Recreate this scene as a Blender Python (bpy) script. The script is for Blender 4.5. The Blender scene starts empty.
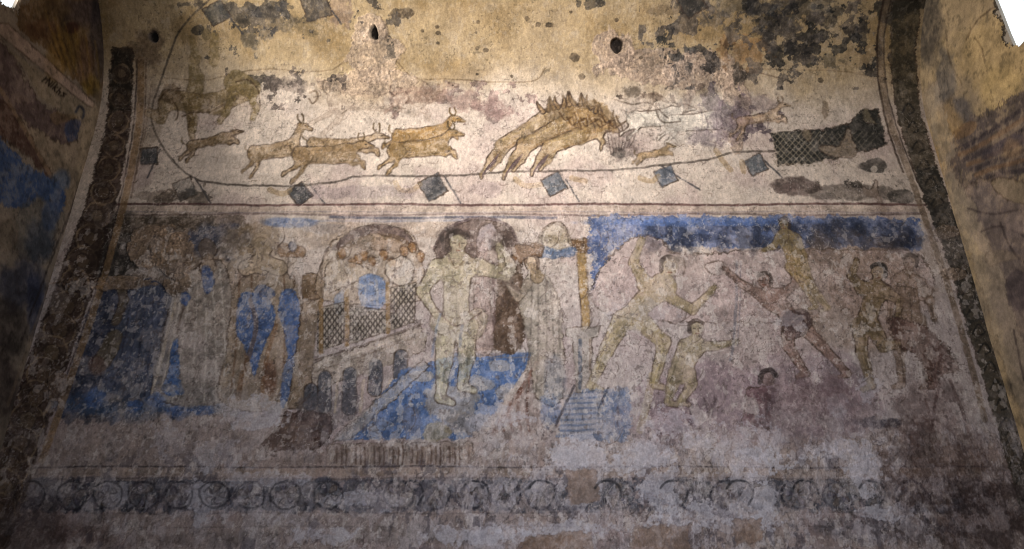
import bpy, math
import numpy as np
from math import sin, cos, atan, pi, radians, sqrt

# ------------------------------------------------------------------ camera
FPX, CX, CY = 750.0, 512.0, 274.5
PITCH = radians(25.5)
CAM = np.array([0.0, -5.0, 1.6])
HALF = 3.396          # half width of the back wall
ZS, RV = 5.29, 1.40   # springing height and radius of the vault
Z0 = 1.55             # lower edge of the modelled plaster surface
cp, sp = cos(PITCH), sin(PITCH)

def project(P):
    d = P - CAM
    f = d[..., 1] * cp + d[..., 2] * sp
    u = -d[..., 1] * sp + d[..., 2] * cp
    f = np.maximum(f, 0.05)
    return CX + FPX * d[..., 0] / f, CY - FPX * u / f

# ------------------------------------------------------------------ noise
def _hash(ix, iy, seed):
    h = (ix.astype(np.int64) * 374761393 + iy.astype(np.int64) * 668265263 + seed * 1442695041) & 0xFFFFFFFF
    h = ((h ^ (h >> 13)) * 1274126177) & 0xFFFFFFFF
    h = (h ^ (h >> 16)) & 0xFFFFFF
    return h / float(0xFFFFFF)

def vnoise(x, y, seed):
    ix, iy = np.floor(x), np.floor(y)
    fx, fy = x - ix, y - iy
    fx = fx * fx * (3 - 2 * fx); fy = fy * fy * (3 - 2 * fy)
    a = _hash(ix, iy, seed); b = _hash(ix + 1, iy, seed)
    c = _hash(ix, iy + 1, seed); d = _hash(ix + 1, iy + 1, seed)
    return (a * (1 - fx) + b * fx) * (1 - fy) + (c * (1 - fx) + d * fx) * fy

def fbm(x, y, seed, octv=4, gain=0.55):
    s = 0; a = 1; t = 0
    for k in range(octv):
        s = s + a * vnoise(x * 2 ** k + 17.3 * k, y * 2 ** k - 9.1 * k, seed + k)
        t += a; a *= gain
    return s / t

def sstep(a, b, x):
    t = np.clip((x - a) / (b - a), 0, 1)
    return t * t * (3 - 2 * t)

# ------------------------------------------------------------------ ownership of painted regions
THINGS = {}      # key -> dict(name,label,cat,parts)
PARTS = [None]   # id -> dict(thing, name, label)
def thing(key, name, label, cat, group=None):
    THINGS[key] = dict(name=name, label=label, cat=cat, group=group)
def part(key, name, label=None, parent=None):
    PARTS.append(dict(thing=key, name=name, label=label, parent=parent))
    return len(PARTS) - 1

class Surf:
    def __init__(s, P, N, U, V):
        s.P, s.N, s.U, s.V = P, N, U, V
        s.X, s.Y = project(P)
        s.C = np.zeros(P.shape); s.D = np.zeros(U.shape)
        s.own = np.zeros(U.shape, np.int32)
        s.cur = 0
        s.n1 = fbm(U * 9, V * 9, 11, 5); s.n2 = fbm(U * 30, V * 30, 23, 4)
        s.n3 = fbm(U * 75, V * 75, 37, 3)
    def box(s, x0, y0, x1, y1):
        m = (s.X >= x0) & (s.X <= x1) & (s.Y >= y0) & (s.Y <= y1)
        r = np.where(m.any(1))[0]; c = np.where(m.any(0))[0]
        if len(r) == 0 or len(c) == 0: return None
        return slice(r[0], r[-1] + 1), slice(c[0], c[-1] + 1)
    def put(s, b, a, col, wear=0.4, ownit=True, tint=0.10, disp=0.0):
        if wear > 0:
            w = 0.55 * s.n1[b] + 0.25 * s.n2[b] + 0.2 * s.n3[b]
            aw = a * (1 - .8 * wear * sstep(0.50, 0.57, w))
            aw = aw * (1 - 0.4 * wear * sstep(.40, .75, s.n3[b])) * (1 - .12 * sstep(.5, .6, s.n2[b]))
        else: aw = a
        col = np.array(col, float); g_ = col.mean()
        if col[2] > col[0] + .1: col = col * .80 + (g_ + .03) * .20
        elif col[0] > col[2] + .15: col = col * .88 + g_ * .12
        col = col[None, None, :]
        mod = 1 + 2.2 * tint * (s.n2[b] * 2 - 1)[..., None] + 3.2 * tint * (s.n1[b] * 2 - 1)[..., None]
        s.C[b] = s.C[b] * (1 - aw[..., None]) + col * mod * aw[..., None]
        if disp: s.D[b] += disp * a
        if s.cur and ownit:
            o = s.own[b]; o[a > 0.3] = s.cur
    # warp gives hand made, crumbling outlines
    def wx(s, b, amp):
        return (s.X[b] + amp * 1.6 * (fbm(s.U[b] * 16, s.V[b] * 16, 51, 4, .6) * 2 - 1),
                s.Y[b] + amp * 1.6 * (fbm(s.U[b] * 16, s.V[b] * 16, 77, 4, .6) * 2 - 1))

def curve(pts, closed, n=6):
    P = [np.array(p, float) for p in pts]; out = []
    m = len(P)
    rng = range(m) if closed else range(m - 1)
    for i in rng:
        if closed: a, b, c, d = P[i - 1], P[i], P[(i + 1) % m], P[(i + 2) % m]
        else: a, b, c, d = P[max(i - 1, 0)], P[i], P[i + 1], P[min(i + 2, m - 1)]
        for k in range(n):
            t = k / n
            out.append(0.5 * (2 * b + (c - a) * t + (2 * a - 5 * b + 4 * c - d) * t * t + (3 * b - a - 3 * c + d) * t ** 3))
    if not closed: out.append(P[-1])
    return out

def seg_d(X, Y, a, b, ra=0, rb=0):
    dx, dy = b[0] - a[0], b[1] - a[1]
    L = dx * dx + dy * dy + 1e-9
    t = np.clip(((X - a[0]) * dx + (Y - a[1]) * dy) / L, 0, 1)
    return np.sqrt((X - a[0] - t * dx) ** 2 + (Y - a[1] - t * dy) ** 2) - (ra + (rb - ra) * t)

def bounds(pts, m):
    a = np.array([p[:2] for p in pts]); return a[:, 0].min() - m, a[:, 1].min() - m, a[:, 0].max() + m, a[:, 1].max() + m

LINE = (0.20, 0.15, 0.12)
def shape(s, d, b, col, a=0.8, soft=1.0, line=LINE, lw=0.7, la=0.6, wear=0.4, disp=0.0, tint=0.1):
    if col is not None: s.put(b, a * sstep(soft, -soft, d), col, wear, disp=disp, tint=tint)
    if line is not None: s.put(b, la * (.35 + .9 * sstep(.35, .6, s.n1[b])) * sstep(lw + 0.6, max(lw - 0.5, 0), np.abs(d)), line, wear * 0.9, ownit=True)

def poly(s, pts, col, a=0.8, smooth=True, soft=1.0, warp=1.0, **k):
    b = s.box(*bounds(pts, 6 + 2 * warp))
    if b is None: return
    X, Y = s.wx(b, warp) if warp else (s.X[b], s.Y[b])
    if warp: X = X + warp * 1.3 * (s.n3[b] - .5) * 2; Y = Y + warp * 1.3 * (s.n2[b] - .5) * 2
    q = curve(pts, True, 5) if smooth else [np.array(p, float) for p in pts]
    d = np.full(X.shape, 1e9); ins = np.zeros(X.shape, bool)
    for i in range(len(q)):
        p0, p1 = q[i - 1], q[i]
        d = np.minimum(d, seg_d(X, Y, p0, p1))
        if p0[1] != p1[1]:
            c = (p0[1] > Y) != (p1[1] > Y)
            ins ^= c & (X < (p1[0] - p0[0]) * (Y - p0[1]) / (p1[1] - p0[1]) + p0[0])
    d = np.where(ins, -d, d)
    if col is not None and col[2] > col[0] + .1: k['la'] = k.get('la', .6) * .3
    shape(s, d, b, col, a, soft, **k)

def stroke(s, pts, col=LINE, w=0.7, a=0.6, smooth=True, wear=0.5, warp=0.6, own=True, disp=0):
    b = s.box(*bounds(pts, w + 4))
    if b is None: return
    X, Y = s.wx(b, warp) if warp else (s.X[b], s.Y[b])
    q = curve(pts, False, 5) if smooth and len(pts) > 2 else pts
    d = np.full(X.shape, 1e9)
    for i in range(len(q) - 1): d = np.minimum(d, seg_d(X, Y, q[i], q[i + 1]))
    s.put(b, a * sstep(w + 0.7, max(w - 0.6, 0), d), col, wear, ownit=own, disp=disp)

def limbs(s, segs, col, a=0.75, k=2.0, **kw):
    pts = [p for g in segs for p in (g[0], g[1])]
    b = s.box(*bounds(pts, 14))
    if b is None: return
    X, Y = s.wx(b, 0.8)
    d = None
    for p0, p1, r0, r1 in segs:
        e = seg_d(X, Y, p0, p1, r0, r1)
        if d is None: d = e
        else:
            h = np.clip(0.5 + 0.5 * (d - e) / k, 0, 1)
            d = d * (1 - h) + e * h - k * h * (1 - h)
    shape(s, d, b, col, a, 1.0, **kw)
    return d

def blot(s, cx, cy, rx, ry, col, a=0.8, rough=0.5, freq=8, seed=3, edge=0.12, ang=0, disp=0.0, wear=0.15, own=True, tint=0.1):
    R = max(rx, ry) * 1.6 + 4
    b = s.box(cx - R, cy - R, cx + R, cy + R)
    if b is None: return
    X, Y = s.X[b] - cx, s.Y[b] - cy
    ca, sa = cos(ang), sin(ang)
    x, y = (X * ca + Y * sa) / rx, (-X * sa + Y * ca) / ry
    r = np.sqrt(x * x + y * y) + rough * 2 * (fbm(s.U[b] * freq, s.V[b] * freq, seed, 5, 0.6) - 0.5)
    s.put(b, a * sstep(1 + edge, 1 - edge, r), col, wear, ownit=own, disp=disp, tint=tint)

# ================================================================== surfaces
def back_surface():
    nu, nv = 1500, 1000
    zs = np.linspace(Z0, ZS + RV * radians(62), nv)[:, None] * np.ones((1, nu))
    x = np.linspace(-HALF - .035, HALF + .035, nu)[None, :] * np.ones((nv, 1))
    phi = np.maximum(zs - ZS, 0) / RV
    P = np.stack([x, -RV * (1 - np.cos(phi)), np.where(zs < ZS, zs, ZS + RV * np.sin(phi))], -1)
    N = np.stack([x * 0, -np.cos(phi), -np.sin(phi)], -1)
    return Surf(P, N, x, zs)

def side_surface(sign):
    ny, nz = 420, 560
    t = np.linspace(0, 1, ny)
    y = .035 - 3.03 * t ** 1.5
    top = np.where(y > -RV, ZS + np.sqrt(np.maximum(RV ** 2 - (np.minimum(y, 0) + RV) ** 2, 0)), ZS + RV) + .04
    f = np.linspace(0, 1, nz)[:, None]
    Yy = y[None, :] * np.ones((nz, 1))
    Z = Z0 + (top[None, :] - Z0) * f
    P = np.stack([np.full(Z.shape, sign * HALF), Yy, Z], -1)
    N = np.zeros(P.shape); N[..., 0] = -sign
    return Surf(P, N, Yy + sign * 40, Z)

B = back_surface(); L = side_surface(-1); R = side_surface(1)

# colours (albedo, display-referred, turned linear at the end)
PLAST = np.array((0.76, 0.70, 0.65)); OCHRE = np.array((0.64, 0.555, 0.43)); GREYP = np.array((0.66, 0.61, 0.60))
PALE = (0.80, 0.76, 0.72); SOOT = (0.16, 0.15, 0.14); SLATE = (0.27, 0.29, 0.32); BLUE = (0.29, 0.41, 0.62)
DBLUE = (0.17, 0.22, 0.36); BROWN = (0.38, 0.26, 0.19); TAN = (0.62, 0.50, 0.33); SKIN = (0.66, 0.58, 0.40)
MORTAR = (0.56, 0.47, 0.40); PURP = (0.40, 0.32, 0.33); GOLD = (0.62, 0.48, 0.22)

# ---------------------------------------------------------------- base plaster, back wall
def base_back(s):
    Y, X, U, V = s.Y, s.X, s.U, s.V
    big = fbm(U * 1.6, V * 1.6, 5, 4)
    t = sstep(52, 112, Y + 60 * (big - 0.5))[..., None]
    c = OCHRE * (1 - t) + PLAST * t
    t2 = sstep(190, 330, Y + 60 * (big - 0.5))[..., None]
    c = c * (1 - t2) + GREYP * t2
    t3 = sstep(395, 480, Y + 60 * (big - .5))[..., None]
    c = c * (1 - t3) + np.array((.55, .49, .47)) * t3
    warm = sstep(0.5, 0.72, fbm(U * 2.6, V * 2.6, 91, 4))[..., None] * sstep(130, 60, Y)[..., None]
    c = c * (1 - 0.35 * warm) + np.array((0.66, 0.50, 0.26)) * 0.22 * warm
    m = (0.86 + 0.28 * s.n1)[..., None] * (0.92 + 0.16 * s.n2)[..., None]
    s.C[:] = c * m
    pk = sstep(0.5, 0.7, fbm(U * 3.1, V * 3.1, 9, 4))[..., None] * sstep(90, 130, Y)[..., None]
    s.C = s.C * (1 - 0.25 * pk) + np.array((0.56, 0.46, 0.47)) * 0.25 * pk
    s.D += 0.010 * (fbm(U * 1.5, V * 1.5, 31, 3) - 0.5) + 0.004 * (s.n1 - 0.5)
base_back(B)

def region(s, pid, fn):
    m = fn(s.X, s.Y); s.own[m & (s.Y > -40)] = pid

# ================================================================== THINGS
thing('hunt', 'hunting_mural', 'faded painted hunt of running animals across the upper back wall', 'mural')
thing('robes', 'robed_figures_mural', 'dim painted panel of blue and cream robed figures, left on the back wall', 'mural')
thing('bath', 'bathing_mural', 'painted scene with arches, lattice screen and blue pool, middle of the back wall', 'mural')
thing('sport', 'exercise_mural', 'painted yellow and dark exercising figures under a blue strip, right on the back wall', 'mural')
thing('scroll', 'scroll_border', 'worn horizontal grey-blue border of painted circles along the bottom of the back wall', 'painted border')
thing('band', 'dividing_band', 'thin horizontal painted band between the hunt and the three scenes below it', 'painted border')
thing('lb', 'corner_border', 'dark vertical border of painted rings beside the left corner of the back wall', 'painted border')
thing('rb', 'corner_border', 'dark vertical leafy painted border beside the right corner of the back wall', 'painted border')
thing('lw', 'side_wall_mural', 'shadowy mural with diagonal pale rail and blue drapery on the left side wall', 'mural')
thing('rw', 'side_wall_mural', 'flaking mural of purple-grey drapery on tan plaster on the right side wall', 'mural')

g_h = part('hunt', 'painted_ground')
region(B, g_h, lambda X, Y: (Y < 203) & (Y > 78) & (X > 130) & (X < 915))
g_d = part('band', 'painted_strip'); region(B, g_d, lambda X, Y: (Y >= 203) & (Y < 217) & (X > 112) & (X < 928))
g_r = part('robes', 'painted_ground'); region(B, g_r, lambda X, Y: (Y >= 217) & (Y < 430) & (X < 303) & (X > 100 - (Y - 270) * 0.36))
g_b = part('bath', 'painted_ground'); region(B, g_b, lambda X, Y: (Y >= 217) & (Y < 468) & (X >= 303) & (X < 586))
g_s = part('sport', 'painted_ground'); region(B, g_s, lambda X, Y: (Y >= 217) & (Y < 440) & (X >= 586) & (X < 925 + (Y - 217) * 0.2))
g_c = part('scroll', 'painted_ground'); region(B, g_c, lambda X, Y: (Y >= 476) & (Y < 514) & (X > 6) & (X < 990))

# ================================================================== HUNT
s = B
def soot(x, y, rx, ry, a=0.75, col=SOOT, seed=3, rough=0.6, ang=0): blot(s, x, y, rx, ry, col, a, rough * 1.9, 17, seed, 0.10, ang, wear=0.30, tint=.15)
# crack / edge of the lower plaster coat
s.cur = 0
stroke(s, [(165, 78), (205, 80), (240, 72), (275, 69), (300, 72), (330, 70), (345, 60)], (0.35, 0.27, 0.18), 0.7, 0.6, own=False)
stroke(s, [(395, 60), (415, 78), (450, 79), (500, 82), (535, 80), (545, 68)], (0.35, 0.27, 0.18), 0.7, 0.6, own=False)
stroke(s, [(725, 72), (760, 73), (790, 82)], (0.3, 0.23, 0.18), 0.7, 0.5, own=False)
stroke(s, [(735, 68), (800, 70), (850, 72), (900, 86)], (0.4, 0.3, 0.2), 0.6, 0.4, own=False)

# mortar repairs (things of their own)
def mortar(key, label, blots, disp=0.004, col=MORTAR):
    thing(key, 'plaster_patch', label, 'plaster repair')
    s.cur = part(key, 'mortar')
    for (x, y, rx, ry, sd) in blots:
        blot(s, x, y, rx, ry, col, 0.85, 0.5, 10, sd, 0.05, disp=disp * 1.5, wear=0.05)
        b = s.box(x - rx, y - ry, x + rx, y + ry)
        if b:
            q_ = s.own[b] == s.cur; s.D[b] += (0.004 if y < 120 else .010) * (s.n3[b] - 0.5) * q_; s.C[b] = s.C[b] * (1 + (.5 * (s.n3[b] - .5)) * q_)[..., None]
mortar('p1', 'rough pinkish mortar patch around the small arched hole near the top', [(372, 28, 15, 14, 4), (376, 55, 28, 28, 5), (372, 82, 50, 14, 6)], col=(0.62, 0.54, 0.47))
mortar('p2', 'wide rough mortar patch below the round hole, right of the spiky herd', [(650, 66, 56, 16, 7), (615, 50, 20, 20, 9), (700, 72, 40, 20, 8), (735, 110, 14, 42, 12)], col=(0.60, 0.52, 0.46))

s.cur = g_h
# dark leftovers on vault
s.cur = 0
soot(222, 8, 9, 8, 0.5); soot(254, 10, 22, 7, 0.6, (0.28, 0.26, 0.24), 5); soot(275, 20, 26, 8, 0.5, (0.30, 0.27, 0.24), 6)
soot(250, 40, 7, 10, 0.6, (0.26, 0.25, 0.24), 8, 0.3, -0.6); soot(266, 33, 8, 5, 0.5, (0.3, 0.28, 0.26), 9); soot(300, 25, 22, 9, 0.35, (0.3, 0.27, 0.22), 21)
soot(280, 7, 12, 4, 0.6, SOOT, 10); soot(342, 8, 10, 16, 0.4, PURP, 11)
soot(255, 80, 12, 5, 0.75, (0.2, 0.18, 0.16), 12); soot(290, 85, 28, 6, 0.55, (0.3, 0.26, 0.24), 13)
soot(592, 2, 14, 6, 0.85, SOOT, 14); soot(690, 2, 18, 9, 0.85, SOOT, 15)
for i, (x, y, r) in enumerate([(400, 14, 5), (395, 15, 6), (408, 13, 6), (422, 31, 2.5), (438, 33, 2.5), (437, 27, 2), (438, 43, 1.8), (478, 22, 2.5), (476, 33, 1.5), (527, 18, 2.5), (538, 24, 3), (549, 25, 4), (617, 20, 2.6),
                               (571, 12, 2.5), (486, 50, 2.5), (477, 48, 2), (512, 76, 2), (477, 74, 1.6), (641, 58, 2), (582, 76, 3), (574, 58, 5), (730, 30, 2), (729, 42, 5), (700, 30, 1.5), (850, 9, 2), (820, 80, 3), (645, 25, 1.5)]):
    soot(x, y, r, r * 0.9, 0.7, (0.22, 0.18, 0.14), 40 + i, 0.4)
# the big burnt patches right of centre
for (x, y, rx, ry, a, c, sd) in [(735, 4, 26, 10, .5, (0.3, .28, .25), 3), (715, 17, 16, 9, .6, (.25, .23, .22), 31), (765, 15, 14, 26, .7, (.28, .24, .18), 32), (750, 4, 9, 14, .75, SOOT, 33),
                                (783, 20, 20, 12, .6, SOOT, 34), (815, 8, 26, 14, .6, (.24, .23, .22), 35), (830, 20, 14, 6, .6, SOOT, 36), (812, 36, 17, 5, .85, SOOT, 37), (776, 54, 8, 14, .85, SOOT, 38), (788, 50, 10, 6, .7, SOOT, 39),
                                (808, 61, 8, 7, .85, SOOT, 41), (830, 60, 10, 8, .5, (.3, .28, .24), 42), (727, 44, 6, 6, .75, SOOT, 43), (745, 50, 22, 18, .45, (.5, .33, .18), 44), (738, 74, 8, 9, .7, (.24, .22, .2), 45),
                                (862, 34, 6, 8, .7, (.24, .22, .2), 46), (892, 8, 18, 12, .8, SOOT, 47), (900, 30, 8, 14, .5, SOOT, 48), (870, 60, 22, 12, .3, (.35, .28, .2), 49), (925, 2, 30, 8, .8, SOOT, 50),
                                (768, 36, 4, 5, .9, SOOT, 51), (790, 3, 18, 6, .6, SOOT, 52), (660, 10, 20, 5, .3, (.35, .28, .22), 53)]:
    soot(x, y, rx, ry, a, c, sd)

# sooty remnants of paint on the vault, ragged and crisp
def ragged(x0, y0, x1, y1, cx, cy, rx, ry, col, th, sd, f=6, a=.8):
    b = s.box(x0, y0, x1, y1)
    w_ = np.exp(-(((s.X[b] - cx) / rx) ** 2 + ((s.Y[b] - cy) / ry) ** 2))
    n_ = fbm(s.U[b] * f, s.V[b] * f, sd, 6, .6) + .22 * (w_ - 1)
    s.put(b, a * sstep(th, th + .015, n_), col, .15, tint=.2)
ragged(640, -5, 900, 90, 775, 18, 75, 34, (.30, .27, .25), .44, 1201); ragged(640, -5, 900, 90, 780, 26, 60, 36, (.17, .16, .16), .49, 1202)
ragged(640, -5, 1000, 70, 905, 4, 36, 26, (.15, .15, .15), .45, 1203); ragged(180, -5, 400, 60, 268, 14, 60, 22, (.30, .27, .24), .45, 1204, 7); ragged(180, -5, 400, 60, 262, 12, 45, 16, (.20, .19, .19), .50, 1205, 7)
ragged(225, 60, 345, 110, 275, 82, 50, 10, (.30, .26, .24), .46, 1206, 8); ragged(680, 80, 800, 150, 735, 115, 45, 24, (.34, .29, .32), .50, 1207, 9); ragged(600, 80, 760, 130, 668, 96, 55, 12, (.30, .25, .22), .52, 1208, 10)
ragged(780, 170, 930, 204, 850, 190, 60, 12, (.19, .17, .15), .44, 1209, 6, .7); ragged(130, 180, 300, 206, 190, 198, 60, 8, (.28, .24, .20), .46, 1210, 7, .6); ragged(390, 80, 540, 125, 470, 102, 70, 16, (.46, .37, .36), .50, 1211, 7, .6)
# flags: dark square cloth on a short stick
def flag(cx, cy, r, rot, stick, col=(.20, .21, .23), a=0.85, outline=False):
    s.cur = part('hunt', 'painted_flag')
    f_ = s.cur; s.cur = part('hunt', 'flag_pole', None, f_)
    if stick: stroke(s, stick, (0.2, 0.2, 0.22), 0.8, 0.8, False)
    s.cur = f_
    q = [(cx + r * cos(rot + k * pi / 2), cy + r * 0.95 * sin(rot + k * pi / 2)) for k in range(4)]
    poly(s, q, col, a, smooth=False, warp=0.7, la=0.7, wear=0.2 if not outline else 0.7)
flag(217, 13, 15, 0.25, [(225, 12), (243, 34)], (0.2, 0.2, 0.2))
flag(316, 7, 18, 0.5, [(328, 5), (341, 24)], (0.25, 0.23, 0.22))
flag(692, 4, 16, 0.2, [(700, 8), (708, 22)], (0.2, 0.19, 0.18))
flag(149, 156, 12, 0.75, [(160, 150), (147, 178)])
flag(185, 189, 14, 0.35, [(195, 178), (211, 203)], (0.33, 0.32, 0.31), outline=True)
flag(300, 194, 13, 0.15, [(309, 183), (325, 204)])
flag(433, 187, 16, 0.25, [(445, 177), (461, 204)])
flag(554, 184, 14, 0.3, [(566, 180), (579, 201)], (0.29, 0.32, 0.36))
flag(666, 176, 13, 0.35, [(660, 165), (700, 190)], (0.30, 0.33, 0.38))
flag(756, 165, 13, 0.3, [(764, 160), (782, 178)], (0.25, 0.28, 0.31))
# hands and small arms that hold the flags
for pts in [[(270, 190), (283, 194), (290, 190)], [(395, 182), (400, 189), (412, 190), (420, 184)], [(515, 179), (526, 186), (540, 184)], [(572, 178), (585, 181)],
            [(640, 178), (652, 181), (658, 176)], [(742, 162), (744, 172)], [(716, 150), (722, 160), (731, 170)]]:
    s.cur = part('hunt', 'painted_arm'); stroke(s, pts, TAN, 2.6, 0.55, True, 0.5)

# rope that closes the hunting ground
s.cur = part('hunt', 'painted_rope')
stroke(s, [(209, 0), (182, 27), (171, 51), (162, 77), (153, 104), (153, 127), (169, 156), (192, 177), (222, 184), (286, 186), (315, 184), (335, 182), (363, 176), (437, 176),
           (480, 174), (503, 172), (562, 171), (613, 170), (660, 165), (706, 160), (733, 153), (774, 151)], (0.22, 0.19, 0.17), 1.0, 0.75, wear=0.25)

def quad(x, y, L_, tilt=0.0, col=TAN, a=0.75, girth=0.15, neck=0.35, name='painted_antelope', horns=True, legs=1.0, la=0.6, wear=0.35, fwd=0.0, label=None, tail=True):
    """galloping four-legged animal: (x, y) rump, L_ trunk length, tilt up in radians"""
    s.cur = part('hunt', name, label)
    ct, st = cos(tilt), sin(tilt)
    def T(u, v): return (x + L_ * (u * ct - v * st), y - L_ * (u * st + v * ct))
    g = girth * L_; q = girth / .17
    S = []
    for (h, k, f, w) in [((0.06, -.02), (-.10, -.20), (-.34, -.32), 1), ((0.12, -.04), (0.02, -.30), (-.16, -.46), .8), ((.94, -.04), (1.20, -.06), (1.30, -.24), .8), ((.90, -.08), (1.10, -.20), (1.30, -.16), .7)]:
        v = legs
        S.append((T(h[0], h[1]), T(k[0], k[1] * v), g * .62 * w, L_ * .038)); S.append((T(k[0], k[1] * v), T(f[0], f[1] * v), L_ * .036, L_ * .024))
        S.append((T(f[0], f[1] * v), T(f[0] - .04 if f[0] < .5 else f[0] + .03, f[1] * v - .05), L_ * .034, L_ * .022))
    S += [(T(0.03, 0.01), T(0.30, 0.0), g * 1.0, g * .85), (T(0.30, 0.0), T(0.65, -0.01), g * .85, g * 0.9), (T(0.65, -0.01), T(0.98, 0.02), g * 0.9, g * 1.05),
          (T(1.0, 0.05), T(1.27, neck * .82), g * 0.66, g * 0.36), (T(1.27, neck * .84), T(1.36, neck * .8), g * .42, g * .36), (T(1.36, neck * .8), T(1.53, neck * .62), g * 0.34, g * 0.16)]
    limbs(s, S, col, a, 2.2, la=la, wear=wear)
    dk = tuple(0.55 * c for c in col); lt = tuple(min(1, 1.22 * c) for c in col)
    stroke(s, [T(0.12, -0.11 * q), T(0.5, -0.12 * q), T(0.9, -0.12 * q)], dk, g * 0.13, 0.4, own=False)
    stroke(s, [T(0.1, 0.09 * q), T(0.5, 0.06 * q), T(0.9, 0.1 * q)], lt, g * 0.13, 0.35, own=False)
    stroke(s, [T(0.18, 0.1 * q), T(0.27, -0.02), T(0.2, -0.12 * q), T(0.08, -.2 * legs)], dk, 0.6, 0.55)
    stroke(s, [T(0.88, 0.1 * q), T(0.78, -0.0), T(0.84, -0.12 * q), T(1.0, -.12)], dk, 0.6, 0.5)
    stroke(s, [T(0.72, 0.05 * q), T(0.66, -0.03), T(0.72, -0.11 * q)], dk, 0.5, 0.35)
    if horns:
        s.cur = part('hunt', 'horns', None, s.cur)
        stroke(s, [T(1.28, neck * .84 + .06), T(1.22, neck + .10), T(1.24, neck + 0.20)], dk, 0.8, 0.85, wear=.1); stroke(s, [T(1.33, neck * .84 + .06), T(1.36, neck + .10), T(1.34, neck + 0.20)], dk, 0.8, 0.85, wear=.1)
        s.cur = PARTS[s.cur]['parent']
    else: stroke(s, [T(1.30, neck * 0.84 + .06), T(1.20, neck + 0.08)], dk, 1.1, 0.7)
    if tail: stroke(s, [T(-0.10, 0.06), T(-0.19, 0.16), T(-0.16, 0.28)], dk, 0.9, 0.7)
    bp_ = T(1.38, neck * 0.82); stroke(s, [bp_, (bp_[0] + .8, bp_[1])], (0.12, 0.09, 0.07), 0.5, 0.8, False, 0)
    mz = T(1.52, neck * .60); stroke(s, [mz, T(1.44, neck * .58)], dk, .5, .6, False, 0)

# rider on horseback, far left, much worn
s.cur = part('hunt', 'painted_rider')
limbs(s, [((197, 78), (193, 104), 7, 10), ((193, 104), (192, 128), 6, 5), ((192, 60), (196, 78), 4, 6)], (0.46, 0.38, 0.22), 0.7, 3, wear=.6, la=.2)
limbs(s, [((192, 38), (196, 60), 3, 5), ((214, 36), (214, 62), 4, 5)], (0.46, 0.38, 0.22), 0.6, 3, wear=.7, la=.1)
blot(s, 198, 30, 6, 5, SOOT, 0.7, 0.5, 14, 8); blot(s, 206, 34, 5, 7, (.3, .26, .18), 0.6, 0.5, 14, 9)
s.cur = part('hunt', 'painted_horse')
limbs(s, [((170, 100), (215, 104), 10, 9), ((215, 104), (245, 92), 11, 9), ((168, 98), (160, 118), 7, 5), ((160, 118), (148, 112), 5, 4), ((190, 118), (192, 138), 4, 3)], (0.46, 0.37, 0.22), 0.75, 5, wear=.55, la=.3)
limbs(s, [((236, 82), (252, 88), 12, 9), ((250, 92), (256, 108), 5, 3), ((256, 108), (253, 118), 3, 3), ((232, 98), (226, 112), 5, 3), ((226, 112), (220, 121), 3, 3)], (0.46, 0.38, 0.22), 0.8, 4, wear=.5, la=.3)
blot(s, 172, 94, 10, 10, (0.30, 0.22, 0.14), 0.5, 0.6, 12, 19)
for p_ in ([(160, 118), (158, 104), (166, 92), (180, 88)], [(182, 116), (196, 112), (210, 112), (224, 104)], [(236, 82), (248, 80), (258, 90), (260, 106)], [(172, 100), (178, 110), (176, 120)], [(190, 118), (188, 130), (192, 140)]): stroke(s, p_, (.24, .17, .11), .8, .65)

quad(190, 146, 36, 0.22, (0.46, 0.36, 0.23), 0.85, 0.13, 0.10, 'painted_hound', False, 0.8, label='slim hound stretched out running behind the rider')
quad(336, 100, 70, 0.0, (0.62, 0.52, 0.44), 0.30, 0.16, 0.2, 'painted_antelope', False, 1.0, 0.2, 0.8)
quad(398, 97, 40, 0.1, (0.52, 0.40, 0.35), 0.45, 0.20, 0.2, 'painted_antelope', False, 1.0, 0.25, 0.7)
quad(312, 144, 50, -0.02, (0.52, 0.41, 0.27), 0.85, 0.13, 0.24, horns=True, legs=0.6)
quad(254, 154, 40, 0.16, (0.52, 0.41, 0.27), 0.88, 0.20, 0.60, legs=1.15)
quad(300, 156, 48, 0.04, (0.51, 0.40, 0.26), 0.88, 0.20, 0.22, legs=1.1)
quad(398, 137, 44, 0.10, (0.58, 0.43, 0.22), 0.88, 0.17, 0.34, legs=0.5)
quad(394, 151, 46, 0.10, (0.53, 0.41, 0.24), 0.88, 0.19, 0.32, legs=0.95)

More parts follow.
